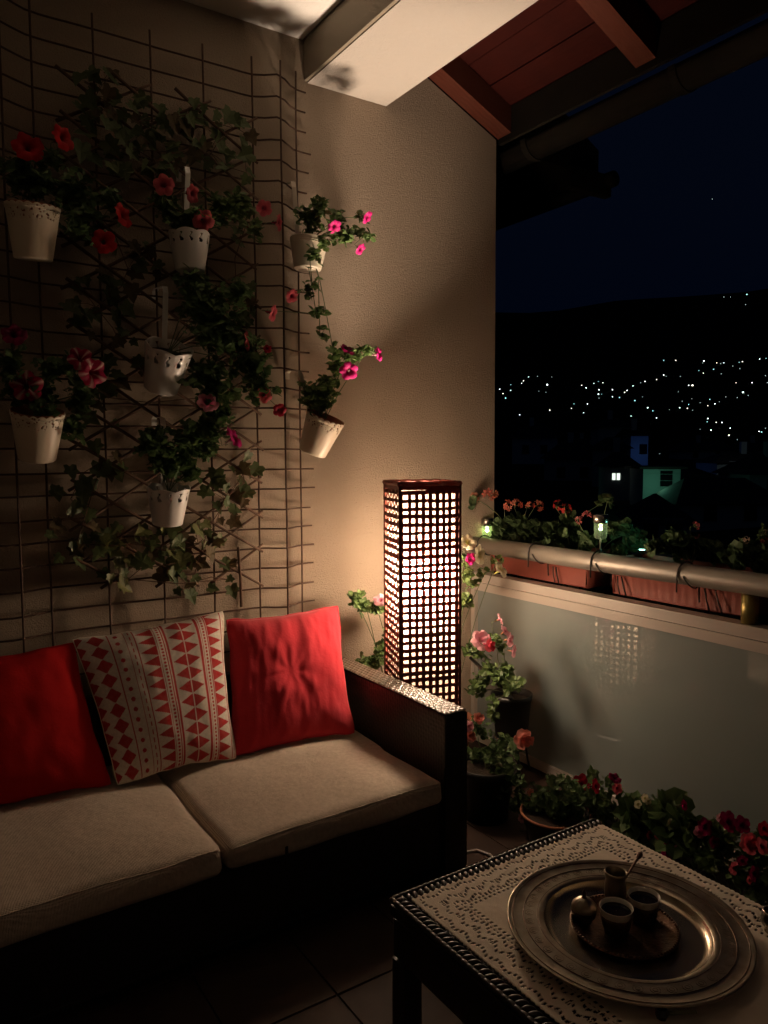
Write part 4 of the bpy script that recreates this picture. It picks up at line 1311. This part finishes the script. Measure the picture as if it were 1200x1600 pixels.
# solar lights
GLOW = emis('solar_led', (.85, 1, .45), 4)
def solar(u, vt, vb, X, hgt, r_, label, power, col):
    c = hx(u, vb, X)
    T = thing('solar_light', c, label, 'solar light', 'small solar lights in the flower boxes')
    st_ = .045 if hgt else .0
    if hgt: part('stake', MB().tube([c - Vector((0, 0, .08)), c + Vector((0, 0, hgt))], .0055, 8), M['shirt'], T, True)
    b0 = c + Vector((0, 0, hgt))
    n = 24
    part('ribbed_glass', MB().lathe([(r_ * .72, .0), (r_ * .92, .006), (r_, .062), (r_ * .97, .066)], b0, n, wob=lambda a, z: .04 * math.cos(12 * a)), M['clear'], T, True)
    part('metal_cap', MB().lathe([(r_ * 1.05, .066), (r_ * 1.22, .067), (r_ * 1.22, .100), (r_ * 1.1, .103), (.0004, .104)], b0, n), M['shirt'], T, True)
    part('led', MB().lathe([(.0004, .050), (.006, .052), (.007, .060), (.0004, .0635)], b0, 10), GLOW, T, True)
    L_ = plight('led_light', b0 + Vector((0, 0, .042)), col, power, .006)
    L_.parent = T
    L_.matrix_parent_inverse = Matrix.Translation(-T.location)
solar(761, 790, 842, 2.50, .0, .024, 'glowing green glass solar light in the corner by the wall', .13, (.80, 1, .40))
solar(938, 815, 858, 2.53, .045, .027, 'glowing solar light on a stake above the ribbed flower box', .035, (.85, 1, .6))
c = hx(1003, 866, 2.66)
T = thing('garden_spot', c, 'bright cyan solar spot half hidden in the geranium leaves', 'solar light')
part('spot_head', MB().lathe([(.0004, 0), (.014, .002), (.016, .014), (.0155, .020)], c, 16), M['shirt'], T, True)
part('spot_lens', MB().lathe([(.0004, .0185), (.0135, .0185)], c, 16), emis('cyan_led', (.35, 1, .9), 14), T)
L_ = plight('spot_led', c + Vector((-.01, -.01, .035)), (.25, 1, .75), .05, .01)
L_.parent = T
L_.matrix_parent_inverse = Matrix.Translation(-T.location)

# ------------------------------------------------------------------ plants around the lamp and in the corner
def tubpot(c, r_, h, m, label, group='pots standing on the floor', rimc=None, name='floor_pot'):
    T = thing(name, c, label, 'flower pot', group)
    part('tub', MB().lathe([(.0005, .0), (r_ * .72, .0), (r_ * .95, h * .85), (r_, h * .86), (r_ * 1.02, h), (r_ * .96, h), (r_ * .93, h * .86)], c, 32), m, T, True)
    if rimc: part('rim', MB().tube([Vector(c) + Vector((r_ * 1.01 * math.cos(a), r_ * 1.01 * math.sin(a), h)) for a in [2 * PI * k / 40 for k in range(40)]], .005, 6, closed=True), rimc, T, True)
    part('soil', MB().lathe([(.0005, h * .9), (r_ * .94, h * .88)], c, 24), M['soil'], T)
    return T, Vector(c) + Vector((0, 0, h * .9))
random.seed(41)
T1, q1 = tubpot(Vector((1.86, 2.74, 0)), .10, .22, M['terra'], 'terracotta pot on the floor hidden behind the lamp')
plant('petunia_plant', 'petunia with a mauve flower reaching out left of the lamp', q1 + Vector((0, 0, .0)),
      [(556, 938, 12, 11, 40), (572, 948, 14, 12, 45), (590, 953, 12, 12, 36), (583, 1035, 22, 12, 55), (595, 1020, 10, 10, 20), (565, 1045, 18, 6, 25), (605, 990, 10, 25, 20)],
      [(594, 937, 12, 'pale', (-.3, -.3, .9), -.03)], y=2.72, leaf='leaf', yj=.035)
T2, q2 = tubpot(Vector((2.14, 2.72, 0)), .11, .24, M['terra'], 'terracotta pot on the floor right behind the lamp')
plant('petunia_plant', 'pale yellow petunia climbing right of the lamp at the railing', q2,
      [(733, 905, 14, 20, 26), (728, 930, 10, 20, 26), (755, 900, 18, 12, 12), (775, 880, 12, 8, 6), (725, 870, 8, 22, 10), (722, 945, 8, 14, 14)],
      [(731, 846, 15, 'white', (.2, -.6, .7)), (751, 867, 17, 'white', (.9, -.5, .3)), (784, 889, 15, 'white', (1, -.2, .2)), (736, 873, 10, 'hot', (.3, -.8, -.2))], y=2.56, leaf='leafl', yj=.03)

# black pot on its stand in the corner
c = hz(800, 1150, .33)
c = Vector((2.20, 2.42, 0)) if False else hx(799, 1148, 2.29)
T3 = thing('black_pot', c, 'round black flower pot on a wire stand by the frosted panel', 'flower pot')
rb_ = .088
part('tub', MB().lathe([(.0005, 0), (rb_ * .80, 0), (rb_ * .97, .165), (rb_ * 1.04, .168), (rb_ * 1.04, .19), (rb_ * .98, .19), (rb_ * .94, .16)], c, 36), M['blackpot'], T3, True)
part('soil', MB().lathe([(.0005, .165), (rb_ * .93, .16)], c, 24), M['soil'], T3)
S3 = thing('plant_stand', Vector((c.x, c.y, 0)), 'thin wire plant stand under the black pot', 'plant stand')
part('ring', MB().tube([c + Vector((rb_ * .85 * math.cos(a), rb_ * .85 * math.sin(a), -.004)) for a in [2 * PI * k / 36 for k in range(36)]], .0035, 6, closed=True), M['shirt'], S3, True)
for k in range(3):
    a = 2.2 + k * 2 * PI / 3
    part('leg', MB().tube([c + Vector((rb_ * .85 * math.cos(a), rb_ * .85 * math.sin(a), -.004)), Vector((c.x + .13 * math.cos(a), c.y + .13 * math.sin(a), 0.004))], .005, 6), M['blackwire'], S3, True)
bar = MB()
a, b = hx(735, 1028, 2.22), hx(800, 1092, 2.20)
single('support_bar', bar.tube([a, a.lerp(b, .5) + Vector((0, 0, .006)), b], .008, 8), M['blackwire'], 'black bar slanting down to the rim of the black pot', 'bar', smooth=True)
random.seed(43)
plant('petunia_plant', 'petunia with double pink flowers in the black pot', c + Vector((0, 0, .165)),
      [(740, 1020, 16, 28, 50), (760, 1045, 22, 24, 50), (785, 1060, 20, 18, 60), (775, 1000, 20, 30, 30), (800, 1075, 18, 14, 40), (750, 1080, 25, 30, 50), (790, 1040, 14, 14, 14), (770, 1110, 12, 25, 24, -.08)],
      [(752, 1000, 17, 'paled', (-.2, -.7, .4)), (765, 1008, 12, 'pinkd', (.8, -.6, .1)), (782, 967, 10, 'pale', (.9, .1, .1)), (790, 985, 10, 'pale', (.9, -.1, .1)), (798, 1000, 12, 'pale', (.6, -.6, .1)), (804, 1018, 11, 'pale', (.6, -.3, -.4))], X=2.20, leaf='leaf', yj=.05)
T4, q4 = tubpot(Vector((1.96, 2.25, 0)), .12, .22, M['blackpot'], 'dark pot on the floor beside the sofa armrest')
plant('geranium_plant', 'dark leafy plant with peach flowers beside the armrest', q4,
      [(760, 1180, 35, 35, 90), (790, 1210, 35, 40, 90), (745, 1140, 18, 20, 30), (800, 1170, 22, 14, 30), (750, 1240, 30, 30, 60), (810, 1250, 20, 25, 40), (790, 1160, 15, 8, 12)],
      [(818, 1155, 17, 'peachd', (.4, -.8, .2)), (735, 1150, 10, 'peachd', (.3, -.9, 0)), (748, 1122, 10, 'peachd', (.2, -.6, .4)), (733, 1135, 9, 'paled', (.3, -.9, 0))], X=1.98, leaf='leafd', yj=.06)
# row of floor planters along the panel
T5, q5 = tubpot(Vector((2.02, 1.93, 0)), .125, .13, M['blackpot'], 'shallow dark bowl with terracotta rim at the foot of the panel', rimc=M['terra'], name='floor_bowl')
plant('petunia_plant', 'small leaved dark plant in the rimmed floor bowl', q5,
      [(850, 1250, 40, 28, 170), (885, 1260, 40, 28, 170), (830, 1280, 25, 30, 70), (900, 1235, 30, 20, 60), (870, 1225, 30, 14, 40)],
      [(829, 1238, 6, 'peach'), (816, 1278, 8, 'pale')], X=2.02, leaf='leafd', ls=(.016, .030), yj=.08)
T6, q6 = tubpot(Vector((2.12, 1.74, 0)), .11, .13, M['blackpot'], 'dark round floor pot just behind the lace cloth corner')
plant('petunia_plant', 'petunia with deep red flowers behind the lace cloth corner', q6,
      [(925, 1255, 28, 26, 90), (950, 1270, 24, 24, 80), (925, 1212, 10, 10, 12), (960, 1235, 12, 20, 24)],
      [(909, 1226, 17, 'deep', (-.1, -.9, .2)), (932, 1228, 12, 'deep', (.5, -.7, .1)), (961, 1215, 11, 'dark', (.2, -.3, .9)), (965, 1232, 9, 'pink', (.2, -.8, .2))], X=2.10, leaf='leaf', yj=.06)
T7, q7 = tubpot(Vector((2.10, 1.50, 0)), .115, .13, M['blackpot'], 'dark floor pot half hidden behind the right side of the table')
plant('begonia_plant', 'begonia with broad dark leaves and small white flowers', q7,
      [(1000, 1280, 30, 26, 30), (1035, 1275, 24, 18, 20), (1065, 1275, 16, 18, 8), (1000, 1310, 34, 24, 40), (1040, 1310, 30, 26, 30)],
      [(1008, 1247, 7, 'white'), (997, 1257, 7, 'white'), (1013, 1252, 6, 'white'), (1030, 1303, 9, 'pink'), (1017, 1306, 8, 'pink'), (1045, 1330, 16, 'dark'), (1058, 1328, 8, 'rim'), (1070, 1258, 9, 'dark')], X=2.10, leaf='leafd', ls=(.05, .085), yj=.05)
T8, q8 = tubpot(Vector((2.11, 1.28, 0)), .125, .13, M['blackpot'], 'dark floor pot with many petunias at the right side')
plant('petunia_plant', 'petunia with maroon and pink flowers beside the begonia', q8,
      [(1100, 1300, 30, 26, 80), (1130, 1310, 30, 30, 90), (1110, 1340, 34, 28, 90), (1080, 1310, 14, 14, 20)],
      [(1103, 1292, 14, 'dark'), (1095, 1300, 11, 'rim', (-.6, -.6, 0)), (1140, 1283, 17, 'dark', (.1, -.7, .6)), (1160, 1288, 14, 'dark'), (1117, 1316, 10, 'dark'), (1125, 1278, 7, 'pale')], X=2.10, leaf='leaf', yj=.06)
T9, q9 = tubpot(Vector((2.10, 1.06, 0)), .125, .13, M['blackpot'], 'dark floor pot at the right edge of the picture')
plant('petunia_plant', 'petunia with rose pink flowers at the right edge', q9,
      [(1175, 1340, 30, 30, 90), (1190, 1380, 25, 25, 70), (1150, 1370, 20, 20, 40), (1195, 1310, 15, 15, 26)],
      [(1172, 1318, 17, 'pinkd', (0, -.8, .3)), (1192, 1322, 14, 'pink', (.3, -.8, .3)), (1148, 1357, 11, 'pink'), (1160, 1345, 9, 'dark'), (1195, 1295, 12, 'deep'), (1172, 1375, 7, 'pink'), (1180, 1365, 12, 'dark')], X=2.08, leaf='leafd', yj=.06)

# ------------------------------------------------------------------ table, cloth, tray
ZT = .452
tx0, tx1, ty0, ty1 = .902, 1.572, .60, 1.362
tb = thing('coffee_table', (1.23, 1.0, 0), 'low black rattan table with braided rim under the lace cloth', 'coffee table')
part('tabletop', MB().rbox((tx0, ty0, ZT - .032), (tx1, ty1, ZT - .002), .008, 4), BK, tb)
part('apron', MB().rbox((tx0 + .006, ty0 + .006, ZT - .125), (tx1 - .006, ty1 - .006, ZT - .034), .006, 4), BK, tb)
for (x, y) in ((tx0 + .004, ty1 - .054), (tx1 - .054, ty1 - .054), (tx0 + .004, ty0 + .004), (tx1 - .054, ty0 + .004)):
    part('leg', MB().rbox((x, y, 0), (x + .05, y + .05, ZT - .127), .004, 3), BK, tb)
strand = MB()
pr = []
for k in range(9):
    f = k / 8 - .5
    pr.append((f * .030, .006 * math.sin(f * PI) * 1.0, .0035 * math.cos(f * PI)))
strand.tube(pr, [.0015, .0042, .0056, .0062, .0064, .0062, .0056, .0042, .0015], 6)
sme = strand.mesh('strand', M['rattan'], True)
def rim_line(a, b, n_out):
    a, b = Vector(a), Vector(b)
    L_ = (b - a).length
    d = (b - a).normalized()
    ang = math.atan2(d.y, d.x)
    n = int(L_ / .0165)
    for k in range(n):
        p_ = a + d * (L_ * (k + .5) / n)
        for r_ in (0, 1):
            q = p_ + Vector(n_out) * (-.016 * r_ + .002) + d * (.008 * r_)
            Mx = Matrix.Translation(q + Vector((0, 0, .002))) @ Matrix.Rotation(ang + (.55 if r_ else -.55), 4, 'Z')
            link('strand', sme, tb, Mx)
rim_line((tx0 + .008, 1.36, ZT), (tx0 + .006, .66, ZT), (-1, 0, 0))
rim_line((tx0 + .01, ty1 - .004, ZT), (tx1, ty1 - .004, ZT), (0, 1, 0))

# lace cloth: a fine grid with real holes
cx0, cx1, cy0, cy1 = .945, 1.568, .60, 1.335
nx, ny = 230, 276
vs, fs = [], []
def scal(t_, p_, a_): return a_ * abs(math.sin(PI * t_ / p_))
for j in range(ny + 1):
    for i in range(nx + 1):
        fx, fy = i / nx, j / ny
        x = cx0 + (cx1 - cx0) * fx
        y = cy0 + (cy1 - cy0) * fy
        # scalloped outline
        if i == 0: x -= scal(y, .012, .0035)
        if i == nx: x += scal(y, .012, .0035)
        if j == ny: y += scal(x, .012, .0035)
        z = ZT + .0065 + .0012 * noise.noise(Vector((x * 14, y * 14, 0))) + .0005 * noise.noise(Vector((x * 60, y * 60, 2)))
        dd = min(x - cx0, cy1 - y, cx1 - x)
        # mitred hem where the lace band is sewn on
        z += .0012 * math.exp(-((dd - .088) / .003) ** 2)
        vs.append((x, y, z))
BANDW = .086
def hole(i, j):
    x = (i + .5) / nx * (cx1 - cx0)
    y = (j + .5) / ny * (cy1 - cy0)
    W_, H_ = cx1 - cx0, cy1 - cy0
    dl, dr, dt, db = x, W_ - x, H_ - y, y + .1
    dd = min(dl, dr, dt, db)
    s = y if dd in (dl, dr) else x
    if dd > BANDW + .012: return False
    if dd > BANDW:      # single row of holes at the inner seam
        return abs(dd - BANDW - .005) < .0030 and (s / .0135) % 1 < .42
    if dd < .006: return False
    p_ = .052
    f = (s / p_) % 1
    zz = abs(2 * f - 1)
    t_ = dd / BANDW
    # zigzag rows of eyelets
    for c0, amp in ((.12, .14), (.42, .26), (.74, .18)):
        cc = c0 + amp * (zz - .0)
        if abs(t_ - cc) < .048 and (s / .0107) % 1 < .52: return True
    if abs(t_ - .93) < .03 and (s / .0107) % 1 < .5: return True
    if zz > .80 and .50 < t_ < .60 and (s / .0054) % 1 < .5: return True
    return False
def hole2(i, j):
    # fine openwork between the eyelets
    return False
for j in range(ny):
    for i in range(nx):
        if hole(i, j): continue
        a = j * (nx + 1) + i
        fs.append((a, a + 1, a + nx + 2, a + nx + 1))
lc = MB()
lc.add(vs, fs)
lo = single('lace_tablecloth', lc, M['lace'], 'cream crocheted lace cloth with openwork border spread over the black table', 'tablecloth', smooth=True)
md = lo.modifiers.new('Solidify', 'SOLIDIFY')
md.thickness = .0012

TC_ = Vector((1.240, .985, ZT + .0085))
ty = thing('round_tray', TC_, 'large round engraved brass tray with a sunken centre on the lace cloth', 'tray')
prof_ = [(.0005, .004), (.146, .004), (.150, .0045), (.160, .010), (.166, .019), (.171, .0225), (.178, .0225), (.212, .0215), (.236, .0235), (.2405, .026), (.243, .0255), (.2435, .0235), (.240, .0215), (.212, .0190), (.172, .0195), (.160, .006), (.148, .0015), (.0005, .0015)]
part('dish', MB().lathe(prof_[:5], TC_, 96), M['bronzes'], ty, True)
part('rim', MB().lathe(prof_[4:], TC_, 96), M['bronze'], ty, True)
# engraved rings and medallions: shallow relief
for r_ in (.180, .2085, .232):
    part('engraved_ring', MB().tube([TC_ + Vector((r_ * math.cos(a), r_ * math.sin(a), .0222 if r_ < .22 else .0233)) for a in [2 * PI * k / 96 for k in range(96)]], .0009, 4, closed=True), M['copper'], ty, True)
md_ = MB()
for k in range(40):
    a0 = 2 * PI * k / 40
    cc = TC_ + Vector((.196 * math.cos(a0), .196 * math.sin(a0), .0221))
    for rr in (.0095, .0045):
        md_.tube([cc + Vector((rr * math.cos(a), rr * math.sin(a), 0)) for a in [2 * PI * q / 9 for q in range(9)]], .00035, 3, closed=True)
stuffpart('engraving', md_, M['copper'], ty, True)
SC_ = hz(975, 1448, TC_.z + .012)
SC_.z = TC_.z + .0045
st = thing('small_tray', SC_, 'small dark copper saucer tray with beaded rim on the brass tray', 'tray')
part('plate', MB().lathe([(.0005, .002), (.080, .002), (.092, .006), (.106, .0125), (.109, .013), (.109, .011), (.094, .0035), (.082, 0), (.0005, 0)], SC_, 72), M['copper'], st, True)
bead = MB()
for k in range(84):
    a = 2 * PI * k / 84
    bead.rbox(SC_ + Vector((.1055 * math.cos(a) - .0028, .1055 * math.sin(a) - .0028, .0105)), SC_ + Vector((.1055 * math.cos(a) + .0028, .1055 * math.sin(a) + .0028, .0155)), .0024, 2)
stuffpart('beaded_rim', bead, M['copper'], st, True)
def cup(u, v, label, r_=.0345, h=.052):
    zt_ = SC_.z + .002 + h
    c_ = hz(u, v, zt_)
    c_.z = SC_.z + .0025
    T = thing('coffee_cup', c_, label, 'cup', 'coffee cups on the small tray')
    # metal holder
    part('cup_holder', MB().lathe([(.0005, 0), (r_ * .72, 0), (r_ * .70, .005), (r_ * .80, .010), (r_ * .90, h * .5), (r_ * .93, h * .70), (r_ * .90, h * .71)], c_, 40, wob=lambda a, z: .012 * math.cos(16 * a)), M['copper'], T, True)
    part('china_cup', MB().lathe([(r_ * .6, h * .2), (r_ * .86, h * .60), (r_ * .97, h * .96), (r_, h), (r_ * .985, h * 1.01), (r_ * .95, h), (r_ * .90, h * .9), (r_ * .80, h * .6), (r_ * .5, h * .3)], c_, 40), M['china'], T, True)
    part('coffee', MB().lathe([(.0005, h * .84), (r_ * .875, h * .84)], c_, 32), M['coffee'], T, True)
    return T
cup(963, 1417, 'cup of black coffee with pale rim in front on the copper tray')
cup(1006, 1399, 'cup of black coffee at the back right of the copper tray', r_=.0335)
# tumbler with spoon
zt_ = SC_.z + .07
c_ = hz(962, 1362, zt_)
c_.z = SC_.z + .0025
hh = .070
tn = thing('sugar_jar', c_, 'small embossed metal jar with open top at the back of the tray', 'jar')
part('jar_body', MB().lathe([(.0005, 0), (.019, 0), (.021, .006), (.0235, .022), (.0225, .040), (.0205, .052), (.0235, .062), (.0245, .067), (.0235, .070), (.021, .067), (.0185, .052), (.020, .03), (.018, .008), (.0005, .006)], c_, 48, wob=lambda a, z: .025 * math.cos(12 * a) if z < .05 else 0), M['bronze'], tn, True)
part('jar_content', MB().lathe([(.0005, .05), (.0180, .049)], c_, 24), M['coffee'], tn)
a = c_ + Vector((.0, .002, .012))
b = hit(1003, 1331, 1, c_.y + .035)
dr = (b - a).normalized()
spn = thing('spoon', a, 'ornate little metal spoon standing in the embossed jar', 'spoon')
part('handle', MB().tube([a, a.lerp(b, .5), a.lerp(b, .82), a.lerp(b, .88), a.lerp(b, .94), b], [.0018, .0020, .0022, .0052, .0062, .0022], 8), M['copper'], spn, True)
part('spoon_bowl', MB().tube([a - dr * .001, a - dr * .008, a - dr * .010], [.002, .006, .002], 8), M['copper'], spn, True)
# sugar bowl with pointed lid
c_ = hz(912, 1440, SC_.z + .01)
c_.z = SC_.z + .0025
c_ += Vector((.012, .01, 0))
sg = thing('sugar_bowl', c_, 'small ornate domed sugar bowl at the left of the copper tray', 'bowl')
part('bowl', MB().lathe([(.0005, 0), (.016, 0), (.017, .004), (.024, .014), (.0265, .024), (.026, .027)], c_, 40, wob=lambda a, z: .03 * math.cos(10 * a)), M['copper'], sg, True)
ld = part('lid', MB().lathe([(.0268, .0275), (.027, .030), (.024, .038), (.015, .047), (.006, .051)], c_, 40, wob=lambda a, z: .03 * math.cos(10 * a)), M['bronze'], sg, True)
part('lid_knob', MB().lathe([(.0058, .051), (.0030, .054), (.0052, .058), (.0045, .062), (.0015, .068), (.0004, .074)], c_, 16), M['copper'], ld, True)
# small things at the picture's lower edge
c_ = hz(1197, 1440, ZT + .03)
c_.z = ZT + .0085
vs_ = thing('metal_vessel', c_, 'round metal vessel cut off by the right edge of the picture', 'vessel')
part('body', MB().lathe([(.0005, 0), (.016, 0), (.014, .006), (.022, .016), (.024, .028), (.019, .038), (.020, .044), (.018, .044)], c_ + Vector((.012, -.008, 0)), 32), M['shirt'], vs_, True)
c_ = hz(1034, 1588, ZT + .012)
ob = thing('cut_glass_stopper', c_ - Vector((0, 0, .004)), 'dark faceted glass stopper lying on the lace at the bottom edge', 'stopper')
part('knob', MB().lathe([(.0005, -.006), (.009, -.003), (.0125, .006), (.009, .015), (.0005, .018)], c_ - Vector((0, 0, 0)), 7), M['winpane'], ob)
part('neck', MB().tube([c_ + Vector((.010, -.004, .004)), c_ + Vector((.055, -.030, .004))], [.004, .003], 8), M['clear'], ob, True)

# ------------------------------------------------------------------ garden trees below the balcony
def tree(p, r_, h, label, n):
    p = Vector(p)
    T = thing('garden_tree', p, label, 'tree', 'dark trees below the balcony')
    part('trunk', MB().tube([p, p + Vector((.1, 0, h * .35)), p + Vector((0, .1, h * .7))], [.16, .12, .06], 8), M['stick'], T, True)
    for k in range(4):
        a = k * 1.7
        part('limb', MB().tube([p + Vector((0, 0, h * .45)), p + Vector((r_ * .6 * math.cos(a), r_ * .6 * math.sin(a), h * .75))], [.06, .02], 6), M['stick'], T, True)
    mb = MB()
    lobes = [Vector((ru(-.6, .6), ru(-.6, .6), ru(-.5, .6))) for _ in range(14)]
    for k in range(n):
        l_ = random.choice(lobes)
        d = Vector((random.gauss(0, 1), random.gauss(0, 1), random.gauss(0, 1))).normalized() * ru(.25, .48)
        q = p + Vector((0, 0, h * .78)) + Vector(((l_.x + d.x) * r_, (l_.y + d.y) * r_, (l_.z + d.z) * h * .28))
        add_leaf(mb, q, (ru(-1, 1), ru(-1, 1), ru(0, 1)), (ru(-1, 1), ru(-1, 1), ru(-1, 1)), ru(.12, .26), .55)
    stuffpart('crown', mb, M['leafd'], T)
random.seed(77)
g0 = -9.5
tree((9.2, 6.6, g0), 2.4, 8.9, 'dark leafy tree below the balcony behind the ribbed box', 2600)
tree((9.8, 4.2, g0), 2.2, 8.9, 'dark leafy tree below the balcony at the right edge', 2200)
